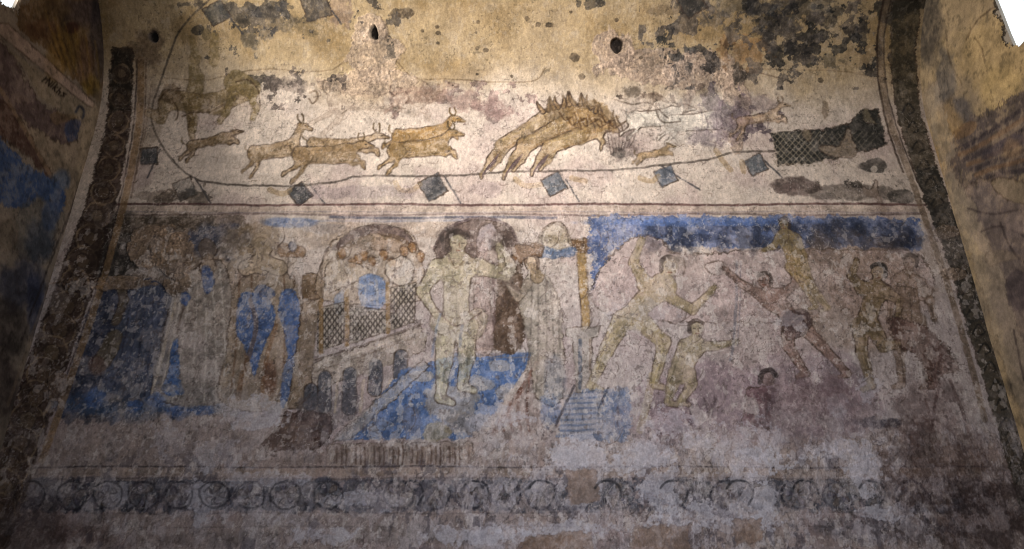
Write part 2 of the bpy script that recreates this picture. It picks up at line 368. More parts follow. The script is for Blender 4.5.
# spiky maned herd rushing right
def herd(x0, y0, x1, y1, g, col, lab):
    s.cur = part('hunt', 'painted_wild_ass', lab)
    dx, dy = x1 - x0, y1 - y0
    def T(u, v): return (x0 + dx * u, y0 + dy * u - v)
    S = [(T(0.06, -1), T(-.12, -g * .9), g * .62, g * .34), (T(-.12, -g * .9), T(-.24, -g * 2.0), g * .30, g * .16), (T(-.24, -g * 2.0), T(-.25, -g * 2.5), g * .2, g * .16),
         (T(.14, -3), T(.03, -g * 1.5), g * .55, g * .28), (T(.03, -g * 1.5), T(-.10, -g * 2.2), g * .26, g * .15), (T(.9, -2), T(1.02, -g * 1.5), g * .4, g * .22), (T(1.02, -g * 1.5), T(.98, -g * 2.2), g * .2, g * .14),
         (T(0.06, 0), T(.35, 0), g * 0.8, g * .78), (T(.35, 0), T(.6, 1), g * .78, g * .95), (T(.6, 1), T(0.9, 2), g * .95, g * 1.05), (T(.9, 3), T(1.14, 0), g * .72, g * .42), (T(1.14, 0), T(1.28, -g * .8), g * .42, g * .22)]
    limbs(s, S, col, 0.85, 2.5, la=0.75, wear=0.3)
    dk = (0.30, 0.21, 0.13)
    stroke(s, [T(.12, -g * .6), T(.5, -g * .66), T(.9, -g * .6)], (0.42, 0.30, 0.17), g * .14, 0.5, own=False)
    stroke(s, [T(.1, g * .5), T(.5, g * .4), T(.8, g * .7)], (0.74, 0.63, 0.42), g * .14, 0.4, own=False)
    for k in range(6): stroke(s, [T(.02 + .02 * k, -g * (.2 + .2 * k)), T(-.05, -g * (.9 + .15 * k)), T(-.14, -g * (1.5 + .1 * k))], dk, .5, .45, own=False)
    for k in range(7): stroke(s, [T(.74 + .07 * k, g * .8), T(.78 + .07 * k, g * .1), T(.74 + .08 * k, -g * .6)], dk, .5, .5, own=False)
    for k in range(9): stroke(s, [T(.04 - .01 * k, -g * (.8 + .1 * k)), T(-.08 - .015 * k, -g * (1.2 + .1 * k)), T(-.16 - .01 * k, -g * (1.8 + .08 * k))], (.32, .26, .27), .5, .6, own=False)
    e_ = T(1.12, g * .15); stroke(s, [e_, (e_[0] + 1, e_[1])], (.1, .07, .05), .6, .8, False, 0)
herd(497, 148, 560, 112, 8.5, (0.52, 0.42, 0.28), 'rearmost wild ass of the rushing herd, highest on the wall')
herd(520, 147, 585, 116, 9.5, (0.50, 0.40, 0.26), 'middle wild ass of the rushing herd')
herd(546, 148, 602, 129, 9.0, (0.52, 0.42, 0.27), 'nearest wild ass of the rushing herd')
s.cur = part('hunt', 'painted_mane', 'row of upright dark manes and ears over the herd')
blot(s, 592, 118, 30, 16, (0.52, 0.40, 0.24), 0.75, 0.5, 12, 71)
for i in range(14):
    x = 541 + i * 5.3; y = 107 - 8 * sin(i / 13 * pi) + (0 if i < 9 else (i - 8) * 2.4)
    q_ = (i * 5 % 3 - 1) * 2.2; limbs(s, [((x + 2, y + 5), (x + q_, y), 2.3, 1.5), ((x + q_, y), (x + q_ - 1.6 + (i % 2) * 2.4, y - 5 - (i * 7 % 4)), 1.5, 0.3)], (0.48, 0.37, 0.24), 0.85, 1, la=0.7, wear=0.1)
for i in range(9):
    a0 = (560 + i * 7, 112 + (i * 5 % 9)); stroke(s, [a0, (a0[0] + 5, a0[1] + 8), (a0[0] + 12, a0[1] + 5), (a0[0] + 14, a0[1] + 12)], (0.25, 0.17, 0.10), 0.8, 0.7, wear=0.2)
blot(s, 622, 142, 14, 16, (0.30, 0.25, 0.24), 0.55, 0.7, 20, 72, 0.3); blot(s, 619, 153, 6, 6, SOOT, 0.5, 0.6, 20, 73)
for i in range(8): stroke(s, [(607 + i * 4, 130 + i % 3 * 4), (609 + i * 3.4, 142), (611 + i * 2.6, 154 - i)], (0.22, 0.17, 0.16), 0.6, 0.6)

# pale cattle
def bull(x, y, L_, tilt, flip=False): 
    quad(x, y, L_, tilt, (0.84, 0.80, 0.75), 0.8, 0.22, 0.2, 'painted_bull', True, 0.9, 0.9, 0.15)
bull(634, 120, 40, 0.10); bull(672, 124, 42, 0.08)
for p_ in ([(648, 112), (656, 100), (668, 102)], [(684, 112), (694, 106), (702, 112)], [(640, 98), (652, 94), (664, 98)]): stroke(s, p_, (.30, .24, .2), 1.3, .75)
s.cur = g_h
blot(s, 690, 118, 44, 26, (0.82, 0.78, 0.74), 0.5, 0.6, 9, 74, 0.4)
quad(640, 156, 24, 0.18, (0.62, 0.50, 0.34), 0.85, 0.15, 0.25, 'painted_hound', False, 0.6, label='small tan hound running below the pale cattle')
s.cur = g_h
for (x, y, rx, ry, c, sd) in [(701, 137, 12, 8, (.34, .30, .33), 75), (720, 125, 10, 22, (.42, .36, .40), 76), (632, 92, 9, 5, (.26, .22, .18), 77), (655, 97, 6, 4, (.30, .24, .2), 78), (686, 100, 5, 9, (.36, .3, .27), 79),
                              (735, 122, 6, 20, (.36, .30, .34), 80), (755, 104, 22, 9, (.42, .36, .36), 82), (705, 92, 5, 4, (.3, .26, .22), 81), (495, 108, 16, 10, (.50, .40, .38), 83), (465, 100, 14, 10, (.54, .43, .40), 84), (425, 95, 18, 9, (.5, .40, .34), 85)]:
    blot(s, x, y, rx, ry, c, 0.6, 0.8, 22, sd, 0.35)
for i in range(14): stroke(s, [(700 + i * 5, 108 + i * 7 % 20), (703 + i * 5, 120 + i * 5 % 16), (701 + i * 5, 132 + i * 3 % 12)], (.30, .25, .28), 0.6, 0.5)
stroke(s, [(615, 100), (632, 104), (650, 103), (668, 118)], LINE, 0.8, 0.6); stroke(s, [(655, 108), (662, 122), (680, 121)], LINE, 0.8, 0.6)
quad(740, 122, 34, 0.2, (0.70, 0.56, 0.42), 0.6, 0.14, 0.3, 'painted_antelope', True, 1.0)
# net with pale beaters
s.cur = part('hunt', 'painted_net', 'dark net with pale crosshatched mesh')
NET = [(771, 133), (800, 131), (822, 130), (848, 124), (862, 110), (878, 108), (886, 145), (852, 156), (818, 162), (779, 166)]
poly(s, NET, (0.13, 0.13, 0.12), 0.95, smooth=False, warp=1.5, wear=0.1)
for i in range(-4, 16):
    for sg in (1, -1):
        x = 772 + i * 6.0
        p0, p1 = ((x, 134), (x + 30, 166)) if sg == 1 else ((x + 30, 132), (x, 166))
        t0 = max(0, (773 - p0[0]) / (p1[0] - p0[0])) if sg == 1 else 0
        t1 = 1 if sg == 1 else min(1, (p0[0] - 775) / (p0[0] - p1[0]))
        if x > 850 or t1 <= t0: continue
        A = (p0[0] + (p1[0] - p0[0]) * t0, p0[1] + (p1[1] - p0[1]) * t0); E = (p0[0] + (p1[0] - p0[0]) * t1, p0[1] + (p1[1] - p0[1]) * t1)
        if E[0] > 884: continue
        stroke(s, [A, E], (0.58, 0.53, 0.46), 0.5, 0.7 if i < 5 else 0.35, False, 0.4, own=False)
s.cur = part('hunt', 'painted_beater')
poly(s, [(848, 128), (853, 140), (856, 156), (838, 158), (820, 150), (822, 146), (838, 146), (844, 136)], (0.56, 0.49, 0.42), 0.85)
s.cur = part('hunt', 'painted_beater')
poly(s, [(806, 128), (812, 136), (808, 141), (803, 134)], (0.52, 0.46, 0.38), 0.8)
s.cur = part('hunt', 'painted_beater')
poly(s, [(866, 108), (872, 118), (876, 124), (866, 122), (862, 114)], (0.5, 0.45, 0.36), 0.8); blot(s, 825, 110, 4, 9, (.35, .28, .2), .5, .6, 14, 99)
s.cur = g_h
blot(s, 795, 187, 24, 9, (0.24, 0.19, 0.18), 0.75, 0.4, 14, 86); blot(s, 793, 187, 9, 4, (0.44, 0.37, 0.35), 0.7, 0.5, 16, 87)
blot(s, 874, 166, 13, 7, SOOT, 0.75, 0.4, 14, 88); s.cur = g_h; blot(s, 874, 169, 3.5, 3.5, (.75, .7, .65), 0.9, 0.2, 14, 89)
blot(s, 850, 192, 44, 8, (0.22, 0.19, 0.17), 0.55, 0.5, 12, 90); blot(s, 902, 196, 16, 7, SOOT, 0.6, 0.5, 12, 91)
poly(s, [(862, 186), (870, 190), (876, 180), (880, 196), (886, 212), (882, 214), (876, 200), (866, 196)], (0.50, 0.43, 0.38), 0.7)
stroke(s, [(232, 92), (238, 92), (239, 98), (235, 101), (232, 97)], (.3, .25, .2), 0.7, 0.5); stroke(s, [(310, 93), (316, 91), (318, 98), (313, 104), (309, 99)], (.35, .28, .22), 0.9, 0.7)
blot(s, 160, 196, 26, 6, (0.28, 0.23, 0.19), 0.4, 0.6, 10, 92); blot(s, 360, 192, 60, 7, (0.52, 0.46, 0.48), 0.35, 0.7, 10, 93); blot(s, 486, 190, 14, 8, (.5, .44, .45), .3, .5, 12, 94)
blot(s, 150, 110, 12, 40, (.45, .38, .30), 0.35, 0.6, 8, 95)
# small drawing strokes everywhere in the hunt ground
rs = np.random.RandomState(4)
for i in range(150):
    x, y = rs.uniform(165, 780), rs.uniform(90, 200)
    a0 = rs.uniform(0, pi); l = rs.uniform(2, 9)
    stroke(s, [(x, y), (x + l * cos(a0), y + l * sin(a0) * .6), (x + 1.6 * l * cos(a0 + .6), y + l * sin(a0 + .8))], (.36, .29, .26), 0.4, rs.uniform(.15, .5), own=False)

# ================================================================== DIVIDING BAND
s.cur = g_d
b = s.box(105, 198, 935, 224)
def hline(y, x0, x1, col, w, a, wear=0.4, amp=0.8): stroke(s, [(x0 + (x1 - x0) * k / 12, y + amp * sin(k * 1.9 + y)) for k in range(13)], col, w, a, True, wear, 0.5)
hline(210, 116, 926, (0.66, 0.58, 0.52), 3.5, 0.6)
hline(204.5, 116, 926, (0.30, 0.20, 0.19), 1.1, 0.85, 0.1)
hline(214.5, 116, 926, (0.38, 0.31, 0.30), 1.0, 0.7, 0.3)
hline(212, 120, 924, (0.45, 0.42, 0.46), 0.6, 0.4, 0.3)
stroke(s, [(330, 217), (400, 218), (480, 217), (556, 218)], (.26, .27, .34), 1.3, .7, wear=.4); stroke(s, [(300, 221), (400, 221), (500, 220)], (.42, .48, .62), 1.2, .4)

# ================================================================== ROBED FIGURES (left)
s.cur = g_r
def wash(x, y, rx, ry, col, a=0.7, seed=1, rough=0.5, f=6, edge=0.25, wear=0.4): blot(s, x, y, rx, ry, col, a, rough, f, seed, edge, wear=wear)
poly(s, [(118, 218), (240, 217), (232, 250), (160, 290), (100, 290), (104, 250)], (.30, .25, .21), .7, warp=5, line=None)
wash(112, 245, 30, 36, (0.17, 0.16, 0.15), 0.92, 101, 0.3)
wash(150, 225, 60, 8, (0.26, 0.22, 0.18), 0.7, 102)
poly(s, [(100, 290), (165, 285), (170, 340), (160, 400), (180, 415), (60, 420), (70, 380)], (0.16, 0.19, 0.28), 0.95, warp=4, line=None, wear=.2)
wash(115, 405, 60, 16, (0.26, 0.36, 0.52), 0.8, 103); wash(210, 400, 60, 14, (0.40, 0.43, 0.50), 0.6, 104)
wash(245, 300, 60, 60, (0.56, 0.47, 0.36), 0.55, 105); wash(215, 240, 30, 20, (0.22, 0.26, 0.38), 0.7, 106, 0.6, 10)
wash(250, 240, 30, 18, (0.58, 0.48, 0.36), 0.6, 107); wash(290, 222, 26, 5, (0.35, 0.45, 0.66), 0.75, 108); wash(325, 228, 20, 5, (0.38, 0.46, 0.62), 0.5, 109)
def robe(pts, col, folds, fcol, lab=None, name='painted_robe', a=0.85):
    poly(s, pts, col, a, warp=1.5, wear=0.35)
    ys = [p[1] for p in pts]; y0, y1 = min(ys), max(ys)
    for (xt, xb) in folds: stroke(s, [(xt, y0 + 8), ((xt + xb) / 2 + 1.5, (y0 + y1) / 2), (xb, y1 - 6)], fcol, 0.9, 0.65)
s.cur = part('robes', 'painted_person', 'figure in dark blue-grey robe')
robe([(138, 288), (158, 286), (166, 300), (160, 350), (156, 402), (100, 400), (112, 350), (124, 300)], (0.30, 0.33, 0.42), [(132, 112), (140, 122), (146, 132), (154, 144), (160, 150)], (0.19, 0.20, 0.27))
limbs(s, [((120, 280), (124, 300), 5, 4), ((124, 300), (116, 322), 4, 4)], (0.45, 0.36, 0.24), 0.7, 2); poly(s, [(110, 332), (122, 336), (112, 362), (100, 372), (92, 366)], (0.50, 0.42, 0.30), 0.7); wash(97, 366, 8, 9, (0.30, 0.18, 0.14), 0.8, 110, 0.3)
s.cur = part('robes', 'painted_person', 'figure in pale striped robe')
robe([(196, 268), (222, 262), (232, 300), (234, 350), (238, 408), (184, 406), (152, 394), (160, 350), (172, 300)], (0.56, 0.52, 0.49), [(186, 158), (192, 172), (198, 190), (205, 204), (212, 216), (220, 226), (178, 150)], (0.78, 0.74, 0.70))
stroke(s, [(176, 300), (166, 340), (152, 392)], (0.74, 0.67, 0.58), 1.5, 0.8); stroke(s, [(186, 296), (178, 330), (172, 360)], (0.30, 0.24, 0.2), 1.0, 0.7)
limbs(s, [((207, 248), (208, 250), 9, 9), ((208, 258), (208, 268), 5, 8)], (0.52, 0.42, 0.32), 0.6, 3)
poly(s, [(172, 345), (178, 340), (180, 380), (184, 392), (168, 396), (162, 388), (168, 370)], (0.22, 0.38, 0.66), 0.9); poly(s, [(202, 268), (212, 270), (213, 290), (204, 291)], (0.22, 0.33, 0.58), 0.85); poly(s, [(184, 290), (190, 296), (186, 306), (180, 300)], (0.22, 0.33, 0.58), 0.85)
s.cur = part('robes', 'painted_person', 'figure in cream shawl over a bright blue gown')
robe([(244, 276), (262, 268), (288, 274), (300, 300), (300, 350), (292, 406), (222, 404), (226, 350), (232, 300)], (0.58, 0.50, 0.42), [(240, 230), (252, 240), (284, 282), (294, 290)], (0.40, 0.28, 0.20))
limbs(s, [((262, 246), (263, 248), 9, 9), ((262, 256), (263, 266), 5, 9), ((262, 262), (280, 268), 8, 8), ((262, 262), (246, 268), 8, 8)], (0.62, 0.54, 0.44), 0.75, 4)
poly(s, [(240, 296), (254, 292), (268, 298), (276, 318), (262, 350), (254, 376), (246, 350), (236, 330)], (0.25, 0.39, 0.66), 0.9)
poly(s, [(282, 292), (294, 290), (300, 310), (296, 350), (288, 358), (284, 330), (278, 312)], (0.25, 0.38, 0.64), 0.9)
poly(s, [(254, 290), (264, 284), (276, 294), (266, 300)], (0.24, 0.32, 0.50), 0.8); poly(s, [(286, 360), (296, 358), (292, 380), (284, 408), (280, 396)], (0.26, 0.40, 0.66), 0.8)
stroke(s, [(250, 300), (256, 330), (242, 376), (238, 400)], (0.48, 0.34, 0.24), 2.4, 0.6); stroke(s, [(278, 320), (266, 360), (262, 400)], (0.50, 0.34, 0.22), 2.2, 0.6); wash(270, 378, 7, 18, (0.38, 0.24, 0.17), 0.7, 111, 0.3)
s.cur = part('robes', 'painted_person', 'head and shoulder of a worn brown figure near the column')
limbs(s, [((284, 250), (300, 252), 7, 6)], (0.48, 0.34, 0.22), 0.7, 2); limbs(s, [((292, 246), (293, 248), 4, 4)], (0.26, 0.32, 0.48), 0.7, 2)
s.cur = g_r
for (x, y, rx, ry, sd) in [(95, 398, 12, 9, 112), (132, 406, 10, 6, 113), (155, 400, 10, 7, 114), (180, 412, 14, 7, 115), (205, 410, 16, 6, 116)]: wash(x, y, rx, ry, (0.26, 0.38, 0.62), 0.8, sd, 0.6, 16)
for (x, y, rx, ry, sd) in [(112, 398, 10, 4, 117), (122, 410, 5, 8, 118), (165, 388, 14, 4, 119), (225, 402, 18, 14, 120), (190, 388, 10, 18, 122)]: wash(x, y, rx, ry, (0.60, 0.56, 0.54), 0.65, sd, 0.6, 16)
mortar('p3', 'rough brown mortar patch with a tongue reaching to the left corner border', [(152, 246, 26, 22, 14), (176, 256, 22, 26, 15), (112, 284, 46, 6.5, 16), (178, 284, 14, 10, 17), (80, 284, 14, 10, 19)], 0.008, (0.50, 0.41, 0.33))

# ================================================================== BATHING SCENE (centre)
s.cur = g_b
wash(350, 235, 50, 14, (0.62, 0.54, 0.47), 0.6, 201); wash(420, 230, 110, 8, (0.62, 0.53, 0.46), 0.5, 202)
# left column and its plinth
s.cur = part('bath', 'painted_column', 'stout tan column with brown capital and plinth')
poly(s, [(304, 290), (321, 290), (314, 350), (308, 408), (288, 408), (296, 350)], (0.50, 0.43, 0.36), 0.85, smooth=False, wear=.2)
poly(s, [(301, 282), (306, 274), (318, 274), (324, 284), (320, 298), (304, 298)], (0.42, 0.32, 0.22), 0.85)
poly(s, [(284, 412), (324, 412), (332, 428), (316, 448), (264, 448), (272, 432), (282, 424)], (0.22, 0.15, 0.13), 0.97, warp=3, wear=.15)
stroke(s, [(276, 428), (326, 426)], (0.46, 0.36, 0.28), 1, 0.6); stroke(s, [(280, 438), (316, 438)], (0.4, 0.3, 0.24), 1, 0.5)
# arch and crowd
s.cur = part('bath', 'painted_arch', 'wide brown arch over the lattice screen')
poly(s, [(322, 300), (322, 262), (334, 240), (360, 227), (386, 224), (408, 232), (418, 250), (420, 300)], (0.62, 0.55, 0.47), 0.65)
poly(s, [(332, 250), (346, 234), (368, 225), (392, 225), (408, 234), (414, 246), (400, 240), (376, 234), (352, 242)], (.33, .27, .26), .9, wear=.2); stroke(s, [(338, 256), (350, 244), (372, 237), (396, 238), (410, 246)], (0.42, 0.33, 0.24), 3.4, 0.6)
stroke(s, [(322, 300), (322, 262), (334, 240)], (0.30, 0.24, 0.20), 1.2, 0.6)
wash(382, 246, 36, 6, (0.34, 0.26, 0.2), 0.5, 203)
for i, (x, y) in enumerate([(342, 252), (358, 258), (352, 262), (372, 260), (364, 254), (384, 254), (392, 262), (404, 250), (412, 246), (420, 256)]):
    s.cur = part('bath', 'painted_face')
    limbs(s, [((x, y), (x + .5, y + 3), 4.2, 3.4)], (0.56, 0.40, 0.25), 0.85, 1, la=0.5)
    stroke(s, [(x - 4, y - 3), (x, y - 5), (x + 4, y - 2)], (.34, .24, .18), 1.0, 0.5)
    stroke(s, [(x + 1, y + 3), (x + 3, y + 3)], (.4, .2, .15), 0.5, 0.5)
s.cur = part('bath', 'painted_drapery', 'pale blue and cream cloths below the faces')
poly(s, [(328, 264), (342, 260), (366, 268), (372, 276), (350, 284), (330, 292), (324, 280)], (0.68, 0.62, 0.56), 0.7)
poly(s, [(358, 280), (370, 274), (384, 280), (386, 300), (378, 310), (362, 306)], (0.40, 0.52, 0.74), 0.8); poly(s, [(388, 262), (404, 256), (414, 268), (408, 284), (394, 284), (386, 274)], (0.72, 0.68, 0.64), 0.8); stroke(s, [(376, 280), (378, 306)], (0.72, 0.7, 0.7), 1.2, 0.7); stroke(s, [(366, 284), (364, 304)], (0.7, 0.7, 0.74), 1.0, 0.6)
poly(s, [(334, 298), (344, 290), (342, 310), (336, 312)], (0.44, 0.54, 0.72), 0.6)
# lattice screen
for (q, tag_) in (([(319, 308), (344, 302), (344, 342), (317, 352)], 0), ([(350, 306), (386, 310), (386, 332), (350, 344)], 1), ([(391, 288), (416, 282), (414, 322), (391, 330)], 2)):
    s.cur = part('bath', 'painted_lattice')
    poly(s, q, (0.66, 0.62, 0.56), 0.75, smooth=False, warp=0.5)
    xs = [p[0] for p in q]; ys = [p[1] for p in q]
    x = min(xs) + 2; r = 0
    y = min(ys) + 4
    while y < max(ys) - 2:
        x = min(xs) + 2 + (r % 2) * 2.6
        while x < max(xs) - 1:
            t = (x - min(xs)) / (max(xs) - min(xs))
            tp = q[0][1] + (q[1][1] - q[0][1]) * t; bt = q[3][1] + (q[2][1] - q[3][1]) * t
            if tp + 2 < y < bt - 1:
                stroke(s, [(x - 1.4, y - 1.4), (x + 1.4, y + 1.4)], (.22, .19, .18), 0.7, 0.8, False, 0.2, 0); stroke(s, [(x + 1.4, y - 1.4), (x - 1.4, y + 1.4)], (.22, .19, .18), 0.7, 0.8, False, 0.2, 0)
            x += 5.2
        y += 3.6; r += 1
for x0, y0, y1 in ((347, 290, 345), (388, 284, 332), (321, 300, 352)):
    s.cur = part('bath', 'painted_post'); stroke(s, [(x0, y0), (x0, y1)], (0.55, 0.42, 0.26), 2.2, 0.8)
# balustrade with arched openings
s.cur = part('bath', 'painted_balustrade', 'sloping cream balustrade above dark arches')
poly(s, [(314, 362), (350, 350), (420, 326), (426, 336), (424, 352), (312, 392), (306, 408)], (0.60, 0.55, 0.50), 0.8, smooth=False, warp=1.5)
stroke(s, [(314, 360), (350, 349), (422, 324)], (0.36, 0.31, 0.28), 0.9, 0.7); stroke(s, [(314, 372), (360, 357), (424, 334)], (0.42, 0.36, 0.32), 0.7, 0.6); stroke(s, [(314, 366), (360, 352), (424, 329)], (.78, .72, .66), 1.2, .5)
for (x, y, h) in [(325, 372, 34), (350, 368, 40), (376, 360, 30), (401, 350, 24), (311, 384, 20)]:
    s.cur = part('bath', 'painted_opening')
    limbs(s, [((x, y + 6), (x - 1, y + h), 7, 7)], (0.28, 0.29, 0.33), 0.85, 1, la=0.6)
s.cur = g_b
poly(s, [(300, 400), (332, 392), (360, 398), (345, 425), (300, 430)], (0.34, 0.32, 0.34), 0.5, line=None, warp=3)
for x0, x1 in ((338, 335), (364, 360), (390, 386)): stroke(s, [(x0, 380), (x1, 412)], (.70, .62, .52), 1.4, 0.6)
# pool
s.cur = part('bath', 'painted_pool', 'bright blue water with pale flaked patches')
poly(s, [(400, 372), (428, 362), (470, 352), (534, 352), (520, 376), (488, 420), (470, 438), (338, 440), (368, 410)], (0.24, 0.37, 0.60), 0.95, smooth=False, warp=2, wear=0.2)
for (x, y, rx, ry, c, sd) in [(450, 402, 26, 20, (.62, .58, .55), 204), (468, 424, 22, 12, (.58, .54, .52), 205), (500, 366, 12, 6, (.60, .58, .58), 206), (422, 376, 12, 5, (.60, .57, .55), 207), (436, 432, 12, 9, (.55, .50, .40), 208),
                           (505, 392, 12, 8, (.60, .57, .56), 209), (378, 424, 14, 6, (.40, .44, .54), 210), (412, 418, 10, 14, (.34, .38, .50), 211), (484, 352, 22, 5, (.62, .54, .50), 212), (480, 384, 18, 8, (.62, .60, .60), 213)]:
    wash(x, y, rx, ry, c, 0.8, sd, 0.6, 12, 0.1, 0.1)
s.cur = part('bath', 'painted_stair_rail', 'pale diagonal rail on the left of the pool')
poly(s, [(424, 358), (430, 366), (352, 438), (332, 442), (338, 434)], (0.64, 0.61, 0.60), 0.85, smooth=False, warp=1.2)
s.cur = part('bath', 'painted_fence', 'reddish brown slanting fence on the right of the pool')
poly(s, [(536, 352), (540, 360), (538, 432), (500, 446), (484, 438), (512, 396)], (0.50, 0.43, 0.40), 0.6, smooth=False, warp=2, line=None)
stroke(s, [(536, 354), (512, 394), (486, 432)], (.66, .60, .56), 2.2, 0.85, False); stroke(s, [(540, 358), (516, 398), (494, 434)], (.38, .22, .16), 2.4, 0.75, False)
for i in range(9): stroke(s, [(534 - i * 5, 372 + i * 6), (531 - i * 4.4, 402 + i * 3.2), (533 - i * 4, 430)], (.34, .20, .16) if i % 2 else (.62, .56, .54), 1.4, 0.65)
stroke(s, [(470, 353), (504, 351), (537, 351)], (.74, .70, .68), 1.6, .8); stroke(s, [(484, 358), (532, 357)], (.5, .46, .46), .7, .6)
# lower frieze of short strokes
s.cur = part('bath', 'painted_fringe', 'row of small brown upright strokes below the pool')
poly(s, [(328, 444), (472, 442), (474, 466), (326, 468)], (0.54, 0.48, 0.44), 0.7, smooth=False)
for i in range(34):
    x = 331 + i * 4.2; stroke(s, [(x, 446 + i % 3), (x + rs.uniform(-1, 1), 462 + i % 4)], (.36, .28, .24) if i % 5 else (.62, .56, .5), 0.8, 0.65, False, 0.7)
# big arch with dark niche behind the standing figure
s.cur = part('bath', 'painted_niche', 'dark brown arched niche behind the standing figure')
poly(s, [(440, 246), (448, 230), (466, 222), (490, 221), (508, 230), (519, 248), (522, 300), (521, 346), (500, 350), (478, 344), (450, 300)], (0.52, 0.46, 0.43), 0.75, smooth=True)
stroke(s, [(434, 250), (444, 232), (464, 221), (490, 219), (510, 228), (520, 250)], (.30, .24, .24), 1.8, 0.8, wear=0.2)
poly(s, [(436, 248), (446, 232), (466, 222), (490, 221), (508, 229), (519, 248), (520, 262), (500, 250), (484, 240), (474, 262), (440, 262)], (.34, .28, .26), .85, warp=1.5, wear=.2)
poly(s, [(498, 262), (519, 258), (523, 300), (522, 348), (496, 350), (494, 320), (498, 290)], (0.30, 0.23, 0.18), 0.95, warp=2, wear=.2)
poly(s, [(480, 228), (492, 224), (498, 234), (490, 250), (478, 250)], (.66, .62, .64), .7, warp=1.5); wash(502, 242, 10, 12, (.26, .21, .19), 0.8, 214, 0.4)
poly(s, [(478, 250), (488, 248), (490, 300), (494, 348), (476, 350), (474, 300)], (0.60, 0.52, 0.50), 0.8, la=0.4); stroke(s, [(493, 262), (494, 330)], (.34, .26, .26), 1.6, 0.5)
wash(452, 240, 14, 12, (.24, .21, .20), 0.75, 215, 0.4)

def figure(key, J, h, col, label=None, a=0.8, la=0.6, wear=0.35, hair=(.22, .18, .16), extra=None, own=None):
    """painted person from joints: head, neck, sh(2), el(2), ha(2), hip, kn(2), ft(2); h = limb scale"""
    s.cur = part(key, 'painted_person', label)
    nk, hp = J['neck'], J['hip']
    sh = J['sh']; hw = h * 0.9
    hips = J.get('hips', [(hp[0] - hw, hp[1]), (hp[0] + hw, hp[1])])
    S = []
    for k in (0, 1):
        S += [(hips[k], J['kn'][k], h * 1.25, h * 0.85), (J['kn'][k], J['ft'][k], h * 0.85, h * 0.5)]
        f = J['ft'][k]; dirx = J.get('face', 1)
        S += [(f, (f[0] + dirx * h * 1.3, f[1] + h * .5), h * .5, h * .35)]
    mid = ((nk[0] * .45 + hp[0] * .55), (nk[1] * .45 + hp[1] * .55))
    S += [(sh[0], sh[1], h * 1.0, h * 1.0), ((nk[0], nk[1] + h), mid, h * 1.75, h * 1.3), (mid, hp, h * 1.3, h * 1.5), (hips[0], hips[1], h * 1.1, h * 1.1)]
    for k in (0, 1):
        S += [(sh[k], J['el'][k], h * .85, h * .58), (J['el'][k], J['ha'][k], h * .62, h * .36)]
        S += [(J['ha'][k], (J['ha'][k][0] + (J['ha'][k][0] - J['el'][k][0]) * .16, J['ha'][k][1] + (J['ha'][k][1] - J['el'][k][1]) * .16), h * .46, h * .25)]
    hd = J['head']
    S += [((nk[0], nk[1] + h * .6), hd, h * .5, h * .5), (hd, (hd[0], hd[1] + h * .5), h * 1.0, h * .75)]
    limbs(s, S, col, a, h * .35, la=la, wear=wear)
    dk = tuple(c * .55 for c in col); lt = tuple(min(1, c * 1.2) for c in col)
    for k in (0, 1):
        kn, ft, el, ha = J['kn'][k], J['ft'][k], J['el'][k], J['ha'][k]
        stroke(s, [(hips[k][0] + h * .7, hips[k][1] + h), (kn[0] + h * .5, kn[1] - h * .6), (kn[0] + h * .3, kn[1]), (ft[0] + h * .3, ft[1])], dk, h * .16, .4, own=False)
        stroke(s, [(hips[k][0] - h * .3, hips[k][1] + h), (kn[0] - h * .2, kn[1] - h * .6), (ft[0] - h * .1, ft[1])], lt, h * .18, .35, own=False)
        stroke(s, [(kn[0] - h * .6, kn[1] - h * .2), (kn[0], kn[1] + h * .3), (kn[0] + h * .6, kn[1] - h * .1)], dk, .5, .5, own=False)
        stroke(s, [(sh[k][0], sh[k][1] + h * .5), (el[0], el[1] + h * .3), (ha[0], ha[1] + h * .2)], dk, h * .13, .4, own=False)
        for q in range(3): 
            dx, dy = ha[0] - el[0], ha[1] - el[1]; n_ = sqrt(dx * dx + dy * dy) + .1
            stroke(s, [(ha[0] + dx / n_ * h * .2 + dy / n_ * h * (q - 1) * .25, ha[1] + dy / n_ * h * .2 - dx / n_ * h * (q - 1) * .25), (ha[0] + dx / n_ * h * .9 + dy / n_ * h * (q - 1) * .4, ha[1] + dy / n_ * h * .9 - dx / n_ * h * (q - 1) * .4)], dk, .4, .5, False, own=False)
    me_ = s.cur; s.cur = part(key, 'hair', None, me_)
    fc = J.get('face', 1)
    stroke(s, [(hd[0] - fc * h * 1.1, hd[1] + h * .6), (hd[0] - fc * h, hd[1] - h * .7), (hd[0], hd[1] - h * 1.2), (hd[0] + fc * h * .9, hd[1] - h * .7)], hair, h * .30, 0.75, wear=0.15)
    s.cur = me_
    e = h * .26
    for q in (-.4, .5): stroke(s, [(hd[0] + fc * q * h - e * .5, hd[1]), (hd[0] + fc * q * h + e * .5, hd[1])], (.15, .11, .1), 0.5, 0.75, False, 0)
    stroke(s, [(hd[0] + fc * .1 * h, hd[1]), (hd[0] + fc * .22 * h, hd[1] + h * .45)], (.3, .2, .15), 0.4, 0.6, False, 0); stroke(s, [(hd[0] - .2 * h, hd[1] + h * .8), (hd[0] + .3 * h, hd[1] + h * .8)], (.35, .16, .12), 0.5, 0.6, False, 0)
    # modelling
    stroke(s, [mid, ((mid[0] + hp[0]) / 2, (mid[1] + hp[1]) / 2), hp], dk, 0.6, 0.5)
    stroke(s, [(sh[0][0], sh[0][1] + h), (nk[0], nk[1] + h * 1.9), (sh[1][0], sh[1][1] + h)], dk, 0.6, 0.45)

